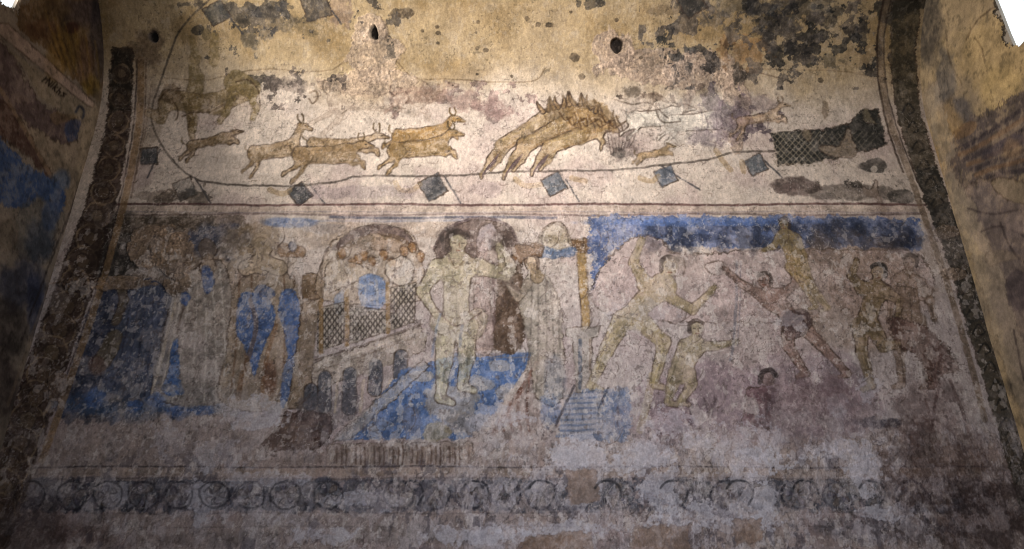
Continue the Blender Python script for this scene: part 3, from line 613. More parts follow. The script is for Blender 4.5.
figure('bath', dict(head=(458, 243), neck=(457, 257), sh=[(438, 268), (478, 267)], el=[(422, 291), (506, 275)], ha=[(436, 314), (500, 249)], hip=(456, 322), hips=[(446, 326), (466, 326)],
                    kn=[(444, 362), (467, 356)], ft=[(440, 398), (462, 386)], face=1), 9.4, (0.68, 0.64, 0.53), 'large pale standing bather with a cloth around the hips', .75)
s.cur = part('bath', 'hip_cloth', None, s.cur)
poly(s, [(434, 312), (456, 318), (478, 308), (488, 318), (478, 340), (462, 330), (442, 334), (430, 326)], (0.62, 0.57, 0.50), 0.8, la=.35)
stroke(s, [(436, 308), (456, 326), (482, 312)], (.36, .28, .26), 0.9, 0.7); stroke(s, [(450, 258), (456, 268), (464, 260)], (.34, .27, .2), 0.7, 0.7)
stroke(s, [(440, 314), (434, 340), (432, 356)], (.45, .50, .62), 1.3, 0.6); stroke(s, [(462, 326), (460, 346)], (.36, .40, .50), 1.6, 0.6)
s.cur = part('bath', 'painted_scarf', 'pale cloth hanging from a raised arm'); poly(s, [(500, 248), (510, 254), (516, 268), (512, 278), (500, 274), (506, 264)], (.72, .68, .62), .85)
s.cur = part('bath', 'painted_person', 'robed attendant turned left with raised hand')
robe([(528, 272), (540, 270), (554, 286), (562, 320), (562, 398), (536, 398), (530, 350), (522, 320), (520, 296)], (0.62, 0.58, 0.53), [(532, 526), (538, 536), (545, 546), (550, 554), (556, 560)], (0.44, 0.40, 0.37))
limbs(s, [((530, 262), (531, 266), 6, 5), ((533, 268), (537, 276), 4, 7)], (0.60, 0.50, 0.38), 0.85, 2); limbs(s, [((528, 284), (518, 298), 4.5, 3.5), ((518, 298), (508, 286), 3.5, 2)], (.66, .60, .54), .85, 2)
stroke(s, [(525, 262), (527, 256), (534, 255), (538, 262), (538, 268)], (.28, .22, .18), 1.8, .75, wear=.1)
s.cur = part('bath', 'painted_column', 'slim yellow column with brown capital on a grey pedestal')
poly(s, [(577, 252), (586, 252), (590, 328), (582, 330)], (0.62, 0.48, 0.26), 0.85, smooth=False, warp=.6); poly(s, [(566, 239), (591, 238), (588, 252), (574, 252)], (.40, .29, .18), .95, smooth=False, wear=.15)
poly(s, [(566, 328), (600, 326), (598, 336), (592, 338), (592, 392), (576, 392), (572, 338), (566, 336)], (.58, .55, .52), .8, smooth=False); stroke(s, [(580, 340), (580, 388)], (.26, .30, .38), 1.8, .7); stroke(s, [(590, 340), (590, 372)], (.42, .34, .28), 1.2, .6)
s.cur = part('bath', 'painted_window', 'small arched window with blue base')
poly(s, [(540, 250), (540, 234), (550, 224), (562, 224), (570, 236), (570, 250)], (.62, .58, .50), .7); stroke(s, [(541, 248), (543, 232), (555, 224), (567, 232), (569, 248)], (.34, .29, .26), .8, .7); poly(s, [(540, 246), (558, 250), (574, 246), (572, 256), (538, 258)], (.28, .38, .54), .8); wash(556, 236, 9, 7, (.45, .38, .28), .5, 217)
s.cur = part('bath', 'painted_canopy', 'brown tiled canopy beside the niche'); poly(s, [(512, 248), (524, 244), (542, 245), (541, 257), (528, 256), (518, 264)], (.40, .28, .18), .92, wear=.15, warp=1.5)
s.cur = g_b
wash(556, 300, 16, 34, (.68, .63, .60), .35, 218); wash(555, 380, 10, 26, (.34, .38, .48), .5, 219); wash(548, 412, 10, 16, (.26, .38, .60), .6, 220, .7, 18)

# ================================================================== EXERCISE PANEL (right)
s.cur = g_s
poly(s, [(588, 216), (700, 217), (820, 217), (920, 219), (924, 250), (880, 248), (800, 246), (700, 248), (668, 244), (640, 234), (612, 250), (600, 270), (592, 290)], (0.25, 0.34, 0.56), 0.9, smooth=False, warp=3, line=None, wear=.3)
for i in range(60):
    x = rs.uniform(650, 920); wash(x, rs.uniform(226, 246), rs.uniform(4, 10), rs.uniform(4, 11), (.17, .19, .26), .6, 300 + i, .7, 20, .3)
wash(850, 232, 70, 14, (.17, .19, .25), .55, 361); wash(700, 222, 100, 4, (.30, .42, .68), .7, 362)
poly(s, [(592, 300), (602, 266), (626, 242), (644, 235), (662, 242), (684, 254), (760, 250), (860, 250), (920, 256), (925, 300), (800, 320), (640, 320)], (0.64, 0.56, 0.55), 0.6, warp=2, wear=.2, lw=.9)
wash(860, 290, 70, 60, (.50, .40, .32), .55, 363); wash(760, 330, 60, 60, (.60, .52, .50), .4, 364); wash(700, 400, 70, 34, (.46, .38, .42), .5, 365, .7, 9)
wash(820, 395, 60, 40, (.42, .34, .38), .5, 366); wash(660, 420, 50, 20, (.36, .29, .31), .5, 367, .8, 12)
YEL = (0.60, 0.53, 0.36)
figure('sport', dict(head=(670, 266), neck=(663, 279), sh=[(645, 284), (662, 292)], el=[(634, 262), (692, 310)], ha=[(641, 242), (712, 290)], hip=(630, 318), kn=[(607, 350), (664, 342)], ft=[(591, 386), (654, 384)], face=1, hips=[(622, 320), (640, 320)]), 7.8, YEL, 'tall yellow lunging figure with both arms raised', .65, la=.5)
stroke(s, [(652, 376), (648, 400), (640, 430)], YEL, 4, .5)
s.cur = part('sport', 'painted_tablet', 'small grey tablet held near the yellow figure head'); wash(676, 262, 10, 9, (.66, .60, .56), .7, 368, .5, 14); stroke(s, [(668, 252), (682, 256), (684, 274), (672, 276)], (.35, .28, .24), .8, .5)
figure('sport', dict(head=(697, 328), neck=(694, 340), sh=[(684, 346), (700, 346)], el=[(676, 362), (716, 346)], ha=[(672, 376), (734, 342)], hip=(682, 374), kn=[(672, 388), (692, 384)], ft=[(668, 402), (680, 402)], face=1), 6.6, (0.58, 0.52, 0.37), 'smaller crouching yellow figure reaching right', .65, la=.5)
s.cur = part('sport', 'painted_rope', 'thin grey hanging cord'); stroke(s, [(737, 262), (736, 300), (733, 345), (730, 360)], (.42, .42, .46), 1.4, .6); stroke(s, [(741, 262), (740, 300), (737, 345)], (.4, .38, .42), .6, .6)
s.cur = part('sport', 'painted_stone', 'small pale rounded object held up by the dark figure'); poly(s, [(706, 264), (716, 261), (726, 264), (726, 272), (714, 275), (707, 271)], (.70, .64, .62), .8)
figure('sport', dict(head=(764, 280), neck=(770, 292), sh=[(762, 296), (782, 294)], el=[(742, 284), (796, 284)], ha=[(726, 270), (790, 260)], hip=(794, 322), kn=[(788, 346), (822, 346)], ft=[(806, 374), (848, 374)], face=-1), 6.2, (.48, .38, .34), 'dark-haired figure with wrapped waist, stepping right with arm flung back', la=.6)
poly(s, [(786, 312), (804, 310), (812, 322), (806, 332), (788, 340), (782, 326)], (.28, .22, .22), .8); stroke(s, [(792, 322), (800, 316), (806, 322), (800, 328)], (.6, .52, .48), .8, .7)
figure('sport', dict(head=(784, 224), neck=(786, 232), sh=[(780, 238), (796, 238)], el=[(774, 246), (804, 256)], ha=[(764, 250), (808, 270)], hip=(796, 266), kn=[(806, 286), (812, 288)], ft=[(816, 306), (828, 308)], face=-1), 5.2, (.58, .48, .30), 'small yellow figure climbing into the blue strip', la=.5)
figure('sport', dict(head=(878, 272), neck=(876, 284), sh=[(862, 288), (886, 292)], el=[(852, 276), (900, 300)], ha=[(856, 262), (898, 316)], hip=(866, 326), kn=[(862, 352), (884, 346)], ft=[(872, 386), (910, 344)], face=-1), 7.0, (.46, .38, .26), 'shadowed olive figure with black hair', la=.7, hair=(.08, .08, .08))
figure('sport', dict(head=(910, 262), neck=(908, 274), sh=[(898, 280), (920, 284)], el=[(892, 300), (930, 300)], ha=[(890, 318), (934, 318)], hip=(912, 320), kn=[(900, 352), (926, 352)], ft=[(902, 384), (930, 384)], face=-1), 6.5, (.48, .40, .34), 'worn pale figure wearing a dark patterned skirt', la=.4, wear=.6)
poly(s, [(892, 316), (912, 320), (928, 328), (950, 350), (958, 372), (944, 376), (930, 388), (920, 360), (900, 344), (890, 330)], (.30, .21, .19), .8, warp=3)
for i in range(9): stroke(s, [(896 + i * 6, 320 + i * 5), (902 + i * 5, 330 + i * 5), (898 + i * 6, 342 + i * 4)], (.55, .46, .42), .8, .6)
stroke(s, [(940, 380), (934, 410), (930, 440)], (.26, .19, .18), 1.6, .6); stroke(s, [(950, 380), (962, 410), (970, 440)], (.24, .17, .16), 1.6, .6); stroke(s, [(924, 380), (926, 400), (936, 440)], (.3, .22, .2), 1.2, .5)
s.cur = part('sport', 'painted_person', 'dark-haired seated figure low on the panel, right of the cord')
limbs(s, [((767, 378), (768, 380), 6.5, 6)], (.40, .32, .30), .8, 2); stroke(s, [(760, 382), (762, 373), (770, 370), (776, 376)], (.14, .11, .11), 2.6, .8, wear=.1)
poly(s, [(748, 388), (762, 388), (770, 396), (768, 410), (772, 426), (750, 428), (742, 424), (746, 404)], (.34, .23, .24), .8, warp=2); stroke(s, [(752, 394), (756, 410), (750, 424)], (.62, .54, .52), 1.2, .7); stroke(s, [(762, 394), (764, 412), (766, 424)], (.6, .52, .52), 1, .6)
s.cur = part('sport', 'painted_steps', 'blue and white striped steps')
poly(s, [(572, 392), (608, 388), (632, 388), (628, 440), (556, 438), (562, 410)], (.30, .40, .58), .7, smooth=False, warp=3, line=None)
for i in range(8): stroke(s, [(566 - i * 1.2, 396 + i * 5.4), (586, 395 + i * 5.4), (606 - i, 394 + i * 5.4)], (.66, .64, .66), 1.5, .85)
stroke(s, [(574, 386), (562, 412), (552, 432)], (.2, .18, .2), 1.2, .7); stroke(s, [(608, 388), (602, 402), (598, 416)], (.2, .22, .28), 1.2, .7)
s.cur = g_s
for i in range(26): x, y = rs.uniform(600, 720), rs.uniform(380, 438); stroke(s, [(x, y), (x + rs.uniform(-4, 4), y + 7), (x + rs.uniform(-6, 6), y + 14)], (.62, .56, .55) if i % 2 else (.3, .24, .26), .9, .5, own=False)
wash(880, 423, 26, 5, (.20, .19, .22), .8, 369, .7, 20)

# ================================================================== LOWER BANDS
s.cur = 0
poly(s, [(60, 418), (300, 418), (330, 448), (640, 446), (930, 438), (1000, 470), (20, 470)], (.55, .48, .44), .45, warp=5, line=None)
s.cur = g_c
hline(467, 20, 990, (.20, .17, .18), .8, .75, .5)
hline(472, 20, 980, (.58, .50, .44), 3.6, .55, .3)
hline(478.5, 10, 985, (.26, .22, .22), .9, .6, .5)
poly(s, [(0, 479), (330, 479), (340, 512), (-10, 512)], (.23, .21, .24), .8, smooth=False, warp=3, line=None, wear=.4)
poly(s, [(8, 479), (985, 479), (1000, 512), (0, 512)], (.25, .26, .30), .8, smooth=False, warp=2, line=None, wear=.75)
for i in range(26):
    x = 30 + i * 36.5 + (i * 13 % 7); 
    if 560 < x < 600 or 640 < x < 690: continue
    s.cur = part('scroll', 'painted_ring')
    n = 14; ring = [(x + 15 * cos(k * 2 * pi / n), 495 + 14 * sin(k * 2 * pi / n)) for k in range(n)]
    poly(s, ring, (.40, .40, .42), .6, wear=.6, line=(.14, .13, .16), lw=1.3, la=.8)
    for k in range(5):
        a0 = k * 2 * pi / 5 + i
        limbs(s, [((x + 4 * cos(a0), 495 + 4 * sin(a0)), (x + 9 * cos(a0), 495 + 9 * sin(a0)), 1.5, 3)], [(.44, .40, .40), (.30, .28, .34), (.46, .40, .36)][(i + k) % 3], .7, 1, la=.5, wear=.7)
s.cur = g_c
hline(513, 0, 1010, (.22, .19, .2), .7, .5, .6)
s.cur = 0
hline(527, 60, 1000, (.3, .26, .26), .6, .4, .7)
for (x, y, rx, ry, c, sd) in [(545, 545, 40, 10, (.48, .36, .30), 400), (748, 532, 14, 14, (.52, .42, .36), 401), (690, 540, 20, 10, (.46, .42, .44), 402), (870, 528, 60, 12, (.30, .29, .32), 403), (930, 530, 40, 12, (.30, .25, .24), 404), (80, 535, 40, 10, (.34, .26, .24), 405), (230, 540, 60, 8, (.38, .34, .33), 406), (960, 540, 30, 20, (.22, .17, .15), 407), (420, 535, 70, 9, (.42, .38, .36), 408), (640, 545, 60, 7, (.40, .36, .36), 409)]:
    wash(x, y, rx, ry, c, .6, sd, .6, 9, .3)

# ================================================================== CORNER BORDERS
LBE = [(134, 48), (131, 120), (117, 200), (98, 270), (76, 340), (52, 410), (30, 480), (8, 549)]
LBI = [(112, 48), (106, 125), (87, 200), (62, 268), (36, 340), (10, 412), (-16, 480), (-40, 549)]
s.cur = part('lb', 'painted_ground')
poly(s, LBI + LBE[::-1], (.19, .14, .12), .95, smooth=False, warp=1.5, wear=.15)
poly(s, [(112, 48), (134, 50), (130, 110), (108, 115)], (.16, .15, .12), .7, smooth=False, warp=2, line=None)
t = 0; rings = []
def lerp_path(P, u):
    ds = [sqrt((P[i + 1][0] - P[i][0]) ** 2 + (P[i + 1][1] - P[i][1]) ** 2) for i in range(len(P) - 1)]; tot = sum(ds); d = u * tot
    for i, l in enumerate(ds):
        if d <= l: return (P[i][0] + (P[i + 1][0] - P[i][0]) * d / l, P[i][1] + (P[i + 1][1] - P[i][1]) * d / l)
        d -= l
    return P[-1]
for i in range(21):
    u = 0.05 + i * 0.046
    a_, b_ = lerp_path(LBI, u), lerp_path(LBE, u); c = ((a_[0] + b_[0]) / 2, (a_[1] + b_[1]) / 2); r = abs(b_[0] - a_[0]) * .40
    s.cur = part('lb', 'painted_ring')
    ring = [(c[0] + r * cos(k * pi / 6), c[1] + r * 1.05 * sin(k * pi / 6)) for k in range(12)]
    poly(s, ring, (.30, .24, .20), .55, line=(.52, .43, .33), lw=.9, la=.8, wear=.25)
    poly(s, [(c[0] + (p[0] - c[0]) * .5, c[1] + (p[1] - c[1]) * .5) for p in ring], (.42, .34, .26) if i % 3 else (.50, .42, .32), .6, line=(.12, .09, .08), wear=.4)
s.cur = part('lb', 'painted_stripe')
stroke(s, [(141, 60), (139, 120), (126, 195), (106, 270), (84, 340), (60, 410), (42, 460)], (.55, .42, .28), 3.4, .8, wear=.2)
stroke(s, [(146, 60), (144, 120), (131, 198)], (.34, .25, .19), .8, .7); stroke(s, [(137, 60), (134, 120), (121, 195), (102, 268), (79, 340), (55, 410)], (.16, .11, .1), .8, .7)
s.cur = 0
stroke(s, [(152, 80), (145, 130), (133, 190)], (.40, .32, .26), .7, .5, own=False)
mortar('p4', 'small rounded mortar dab low on the left corner border', [(58, 388, 11, 15, 21)], .005, (.42, .35, .30))

RBI = [(893, 0), (890, 60), (898, 120), (914, 170), (930, 211), (950, 265), (968, 330), (985, 384), (1004, 450), (1030, 549)]
RBE = [(922, 0), (915, 50), (920, 110), (936, 165), (953, 211), (971, 265), (990, 330), (1006, 384), (1024, 450), (1060, 549)]
s.cur = part('rb', 'painted_ground')
poly(s, RBI + RBE[::-1], (.22, .20, .16), .85, smooth=False, warp=1.5, wear=.2)
poly(s, RBI[3:7] + RBE[3:7][::-1], (.15, .15, .15), .6, smooth=False, warp=1.5, line=None)
for i in range(24):
    u = 0.19 + i * .034
    a_, b_ = lerp_path(RBI, u), lerp_path(RBE, u); c = ((a_[0] + b_[0]) / 2, (a_[1] + b_[1]) / 2)
    s.cur = part('rb', 'painted_leaf_scroll')
    blot(s, c[0], c[1], 8, 8, (.33, .29, .24), .6, .6, 22, 500 + i, .2); stroke(s, [(c[0] - 6, c[1] + 4), (c[0], c[1] - 5), (c[0] + 6, c[1] + 3), (c[0] + 1, c[1] + 6)], (.10, .10, .10), 1.0, .7)
mortar('p5', 'pale plaster bridge crossing the right corner border', [(946, 232, 12, 7, 24), (952, 274, 14, 6, 25)], .004, (.46, .40, .35))
s.cur = part('rb', 'painted_stripe')
stroke(s, [(887, 0), (881, 30), (880, 60), (884, 95), (893, 130), (908, 170), (924, 215), (946, 280), (970, 360), (985, 420)], (.42, .34, .26), 3.0, .7, wear=.3)
stroke(s, [(884, 0), (878, 30), (877, 62), (881, 98), (889, 132), (903, 172)], (.18, .13, .1), 1.0, .8, wear=.1); stroke(s, [(891, 0), (885, 30), (884, 60), (888, 95), (897, 128), (912, 168), (922, 190)], (.16, .12, .1), .8, .7, wear=.1)

# small things in the plaster -------------------------------------------------
thing('h1', 'wall_hole', 'small arched hole in ochre plaster near the top, left of centre', 'hole')
s.cur = part('h1', 'hole_recess'); poly(s, [(370, 36), (370, 30), (374, 25), (377, 29), (378, 38), (374, 39)], (.10, .08, .06), 1, wear=0, disp=-.05, line=(.80, .74, .66), lw=.8, la=.5, warp=.3)
thing('h2', 'wall_hole', 'round dark hole above the spiky herd, right of centre', 'hole')
s.cur = part('h2', 'hole_recess'); poly(s, [(611, 46), (612, 40), (617, 38), (622, 42), (621, 50), (616, 53)], (.14, .11, .09), 1, wear=0, disp=-.05, line=(.35, .28, .2), warp=.5)
s.cur = 0

thing('h3', 'wall_hole', 'small chipped hole with pale rim near the top left corner', 'hole')
blot(s, 148, 44, 16, 20, (.36, .29, .23), .6, .8, 10, 1401, .2)
s.cur = part('h3', 'hole_recess'); poly(s, [(149, 34), (154, 31), (158, 36), (156, 42), (150, 41)], (.14, .12, .11), 1, wear=0, disp=-.04, line=(.62, .58, .58), lw=.9, la=.8, warp=.4)
s.cur = 0
# ---- overall wear of the back wall: pale drips and flaking low down, edge grime
def weather(s):
    U, V, X, Y = s.U, s.V, s.X, s.Y
    # film of lime that has crept over the paint, denser in the scenes and along the bottom
    lowk = sstep(395, 455, Y + 70 * (fbm(U * 2.2, V * 2.2, 611, 4) - .5))
    lowk = lowk * (.30 + .70 * sstep(400, 560, X + 60 * (fbm(U * 3, V * 3, 697, 3) - .5)) + .25 * sstep(470, 520, Y))
    lowk = np.clip(lowk, 0, 1) * (.55 + .45 * sstep(1000, 900, X))
    mid = sstep(205, 250, Y)
    for (fx, fy, lo, hi, k0, sd, c0, oc) in ((4.5, 4, .60, .63, .30, 651, (.72, .67, .65), 5), (12, 9, .65, .665, .45, 655, (.78, .74, .72), 4), (26, 22, .70, .72, .45, 659, (.80, .76, .74), 3), (30, 26, .72, .74, .40, 667, (.30, .25, .24), 3)):
        n_ = fbm(U * fx, V * fy, sd, oc, .6)
        v = sstep(lo, hi, n_) * k0 * (.25 + .75 * mid)
        e_ = sstep(.008, .002, np.abs(n_ - lo)) * .28 * (.3 + .7 * mid) * sstep(.45, .6, fbm(U * 3, V * 3, sd + 9, 3))
        s.C = s.C * (1 - v[..., None]) + np.array(c0) * v[..., None]
        s.C = s.C * (1 - e_[..., None]) + np.array((.30, .25, .24)) * e_[..., None]
    for (f_, sd, k0, c0) in ((5, 671, .50, (.28, .23, .22)), (9, 675, .50, (.84, .80, .77)), (12, 679, .45, (.30, .24, .22)), (7, 685, .45, (.82, .78, .76))):
        r = np.abs(fbm(U * f_, V * f_, sd, 4, .5) - .5); m = sstep(.006, .002, r) * sstep(.50, .56, fbm(U * 3 + sd, V * 3, sd + 2, 3)) * k0 * sstep(85, 120, Y)
        s.C = s.C * (1 - m[..., None]) + np.array(c0) * m[..., None]
    # crisp flaked film low on the wall: pale islands with dark rims
    for (fx, fy, th, k0, sd) in ((22, 12, .57, .60, 691), (36, 22, .62, .45, 693), (8, 7, .57, .55, 695)):
        wob = .35 * fbm(U * 9, V * 9, sd + 3, 3)
        n_ = fbm(U * fx + wob * 4, V * fy + wob * 4, sd, 3, .5)
        v = sstep(th, th + .02, n_) * k0 * lowk * (.35 + .65 * sstep(.42, .55, fbm(U * 2, V * 3, sd + 5, 3)))
        e_ = sstep(.022, .006, np.abs(n_ - th + .015)) * .34 * lowk * sstep(.45, .52, fbm(U * 4, V * 4, sd + 7, 3))
        s.C = s.C * (1 - e_[..., None]) + np.array((.24, .21, .23)) * e_[..., None]
        s.C = s.C * (1 - v[..., None]) + np.array((.72, .69, .71)) * v[..., None]
        s.D += .003 * v
    # trowel grain
    gr_ = fbm(U * 90, V * 40, 683, 3, .6) - .5; s.C *= (1 + .30 * gr_)[..., None]
    drip = fbm(U * 26, V * 7, 601, 4, .6); worm = np.abs(fbm(U * 15, V * 11, 607, 4, .6) - .5)
    big = fbm(U * 2.2, V * 2.2, 611, 4)
    w = (.3 + .7 * sstep(380, 560, X)) * sstep(395, 470, Y + 90 * (big - .5)) * sstep(0.40, 0.56, big + .08 * sstep(300, 500, X) * sstep(800, 650, X) + .07)
    m = np.clip(sstep(.56, .60, drip) * .8 + sstep(.020, .010, worm) * .55, 0, 1) * w
    pale = np.array((.76, .73, .75))
    s.C = s.C * (1 - .30 * m[..., None]) + pale * (.30 * m[..., None])
    s.D += .0025 * m
    # dark worm like residues
    w2 = sstep(410, 480, Y) * sstep(.50, .60, fbm(U * 3, V * 3, 617, 3)); k = sstep(.53, .60, fbm(U * 22, V * 16, 619, 4, .6)) * w2
    s.C = s.C * (1 - .45 * k[..., None]) + np.array((.24, .22, .25)) * (.45 * k[..., None])
    # faint scratches all over the figures
    m = sstep(.020, .008, np.abs(fbm(U * 10, V * 10, 623, 5, .6) - .5)) * sstep(.45, .6, big) * sstep(200, 300, Y)
    s.C = s.C * (1 - .25 * m[..., None]) + pale * (.25 * m[..., None])
    # plaster flecks
    f = sstep(.66, .74, fbm(U * 48, V * 48, 631, 3, .6)) * sstep(.42, .58, fbm(U * 4, V * 4, 633, 3))
    s.C *= (1 - .22 * f)[..., None]
    g = sstep(.66, .74, fbm(U * 40, V * 40, 641, 3, .6)); s.C = s.C * (1 - .18 * g[..., None]) + np.array((.76, .71, .66)) * (.18 * g[..., None])
weather(B)
# larger pale fallen-plaster patches, drawn over everything
for (x, y, rx, ry, sd, a) in [(500, 415, 26, 10, 700, .45), (580, 455, 30, 16, 701, .6), (640, 460, 30, 14, 702, .5), (765, 455, 26, 22, 703, .7), (865, 470, 16, 22, 704, .7), (840, 448, 30, 9, 705, .6), (720, 518, 60, 12, 706, .6),
                              (890, 512, 26, 8, 707, .65), (660, 490, 18, 26, 708, .5), (255, 415, 30, 14, 709, .5), (200, 495, 14, 22, 710, .5), (170, 440, 14, 20, 711, .3), (115, 492, 10, 18, 712, .4), (790, 322, 14, 9, 713, .3), (870, 388, 14, 12, 714, .35),
                              (480, 535, 60, 9, 715, .6), (370, 500, 40, 8, 716, .4), (270, 480, 40, 8, 717, .4), (330, 535, 30, 8, 718, .5), (220, 455, 26, 16, 719, .3), (760, 505, 20, 20, 720, .5), (838, 405, 14, 10, 721, .35), (640, 310, 30, 10, 722, .15), (560, 530, 50, 8, 723, .5)]:
    blot(B, x, y, rx, ry, (.76, .74, .77), min(1, a + .15), 1.1, 14, sd, .05, wear=.7, own=False, disp=.002, tint=.05)

s = B; s.cur = 0
for q_ in ([(528, 536), (590, 531), (594, 560), (518, 560)], [(733, 520), (760, 517), (764, 540), (735, 546)], [(634, 528), (688, 526), (692, 552), (630, 552)], [(565, 470), (596, 468), (600, 500), (570, 505)]):
    poly(s, q_, (.56, .45, .38), .7, smooth=False, warp=2.5, line=(.3, .24, .22), la=.3)
for (x, y, rx, ry, c, a, sd) in [(945, 470, 50, 40, (.27, .20, .18), .6, 1301), (985, 520, 40, 30, (.20, .15, .14), .7, 1302), (930, 410, 30, 30, (.32, .24, .23), .45, 1303), (30, 530, 60, 26, (.26, .21, .20), .5, 1304), (810, 395, 40, 20, (.40, .31, .32), .5, 1305), (800, 430, 60, 16, (.42, .36, .37), .4, 1306)]:
    blot(s, x, y, rx, ry, c, a, 1.0, 9, sd, .3, wear=.5, own=False)
for (x, y, rx, ry, sd) in [(672, 425, 26, 12, 1311), (700, 440, 16, 8, 1312), (742, 450, 24, 26, 1313), (866, 470, 15, 20, 1314), (835, 448, 30, 7, 1315), (655, 450, 26, 12, 1316)]:
    blot(s, x, y, rx, ry, (.78, .75, .78), .55, 1.4, 24, sd, .05, wear=.6, own=False)
s.cur = 0
for i in range(9):
    x = 30 + i * 36.5 + (i * 13 % 7); n = 14
    stroke(s, [(x + 14.5 * cos(k * 2 * pi / n), 495 + 13.5 * sin(k * 2 * pi / n)) for k in range(n + 1)], (.14, .13, .15), 1.0, .5, wear=1, warp=1.5, own=False)
    for k in range(5): stroke(s, [(x + 3 * cos(k * 1.257 + i), 495 + 3 * sin(k * 1.257 + i)), (x + 9 * cos(k * 1.257 + i + .3), 495 + 9 * sin(k * 1.257 + i + .3)), (x + 10 * cos(k * 1.257 + i - .3), 495 + 10 * sin(k * 1.257 + i - .3))], (.18, .16, .19), .7, .45, wear=.8, own=False)
for i in range(30):
    x = 332 + i * 4.7; stroke(s, [(x, 446 + i % 3), (x + .6, 455), (x, 462 + i % 4)], (.30, .23, .20) if i % 4 else (.70, .64, .6), .8, .7, wear=.6, own=False)
for i in range(8): x = 410 + i * 66; stroke(s, [(x - 13, 488), (x - 8, 482), (x, 481), (x + 9, 484), (x + 13, 494), (x + 8, 505)], (.13, .13, .15), 1.1, .7, wear=.7, own=False)
# loose contour lines left on the plaster of the three scenes
rs = np.random.RandomState(9)
for i in range(260):
    x, y = rs.uniform(110, 940), rs.uniform(225, 430); a0 = rs.uniform(.9, 2.2); l = rs.uniform(3, 13)
    if x < 110 + (430 - y) * .1: continue
    c_ = (.30, .24, .22) if i % 3 else (.82, .78, .75)
    stroke(s, [(x, y), (x + l * cos(a0), y + l * sin(a0)), (x + 1.8 * l * cos(a0 + .35), y + 1.8 * l * sin(a0 + .35))], c_, .35, rs.uniform(.2, .6), own=False)
# ================================================================== LEFT SIDE WALL
def base_side(s, col, seed):
    big = fbm(s.U * 2, s.V * 2, seed, 4)
    s.C[:] = np.array(col) * ((0.75 + .5 * s.n1) * (.9 + .2 * s.n2))[..., None]
    k = sstep(.5, .65, big)[..., None]; s.C = s.C * (1 - .3 * k) + np.array((.40, .36, .34)) * .3 * k
    s.D += .012 * (big - .5) + .004 * (s.n1 - .5)
base_side(L, (.50, .46, .42), 801)
s = L
gl = part('lw', 'painted_ground'); L.own[:] = 0; region(L, gl, lambda X, Y: (X > -30) & (X < 90))
s.cur = gl
poly(s, [(18, 26), (30, 0), (100, -6), (106, 60), (104, 92), (95, 102), (60, 62)], (.36, .26, .15), .85, warp=3, line=None)
for i, (x, y, rx, ry, c) in enumerate([(40, 30, 18, 12, (.30, .19, .11)), (70, 45, 14, 30, (.42, .32, .12)), (55, 60, 12, 20, (.46, .34, .14)), (92, 86, 10, 12, (.48, .38, .12)), (80, 12, 20, 16, (.20, .17, .20)), (98, 40, 9, 40, (.20, .18, .20)), (72, 28, 6, 5, (.18, .08, .06)), (52, 10, 18, 10, (.28, .22, .14)), (84, 62, 8, 20, (.40, .29, .22))]):
    blot(s, x, y, rx, ry, c, .7, .6, 5, 810 + i, .3)
for i in range(12): stroke(s, [(40 + i * 5, 8 + i * 3), (48 + i * 4.6, 30 + i * 4), (60 + i * 3.4, 60 + i * 3)], (.52, .40, .16) if i % 2 else (.22, .16, .10), 1.0, .45)
# beige triangle, drapery
poly(s, [(0, 42), (90, 108), (84, 118), (60, 112), (38, 95), (20, 62), (0, 48)], (.52, .47, .40), .8, smooth=False, warp=1.5, line=None)
poly(s, [(0, 86), (30, 100), (60, 118), (84, 112), (98, 108), (104, 130), (98, 170), (84, 200), (70, 214), (60, 196), (30, 140), (0, 96)], (.54, .48, .41), .85, warp=2, line=None, wear=.2)
s.cur = part('lw', 'painted_drapery', 'faded purple-brown drapery across the upper wall')
poly(s, [(-6, 42), (14, 58), (26, 80), (38, 100), (60, 114), (78, 120), (76, 140), (60, 142), (34, 128), (6, 104), (-8, 96)], (.34, .28, .29), .9, warp=3)
blot(s, 60, 118, 14, 6, (.48, .38, .24), .5, .6, 8, 830); poly(s, [(68, 122), (80, 120), (78, 136), (70, 142), (64, 134)], (.20, .26, .42), .8, warp=1.5)
stroke(s, [(76, 112), (80, 106), (84, 112), (82, 118)], (.16, .18, .26), 1.2, .8)
poly(s, [(-6, 96), (20, 120), (44, 160), (66, 200), (50, 180), (20, 150), (-8, 130)], (.28, .19, .17), .85, warp=2)
s.cur = part('lw', 'painted_rail', 'pale diagonal rail')
poly(s, [(-4, 22), (8, 24), (95, 103), (93, 108), (86, 105), (-4, 32)], (.62, .54, .50), .85, smooth=False, warp=.5, wear=.15)
s.cur = part('lw', 'painted_rail', 'thin tan diagonal rail'); stroke(s, [(-4, 82), (30, 138), (66, 204)], (.56, .46, .36), 1.8, .85, False)
s.cur = part('lw', 'inscription', 'small dark handwritten letters below the pale rail')
def glyph(o, strokes_, ang=.78, sc=1.05):
    ca, sa = cos(ang), sin(ang)
    for g in strokes_:
        stroke(s, [(o[0] + sc * (u * ca + v * sa * -1), o[1] + sc * (u * sa + v * ca)) for u, v in g], (.10, .07, .06), .6, 1, False, 0, 0)
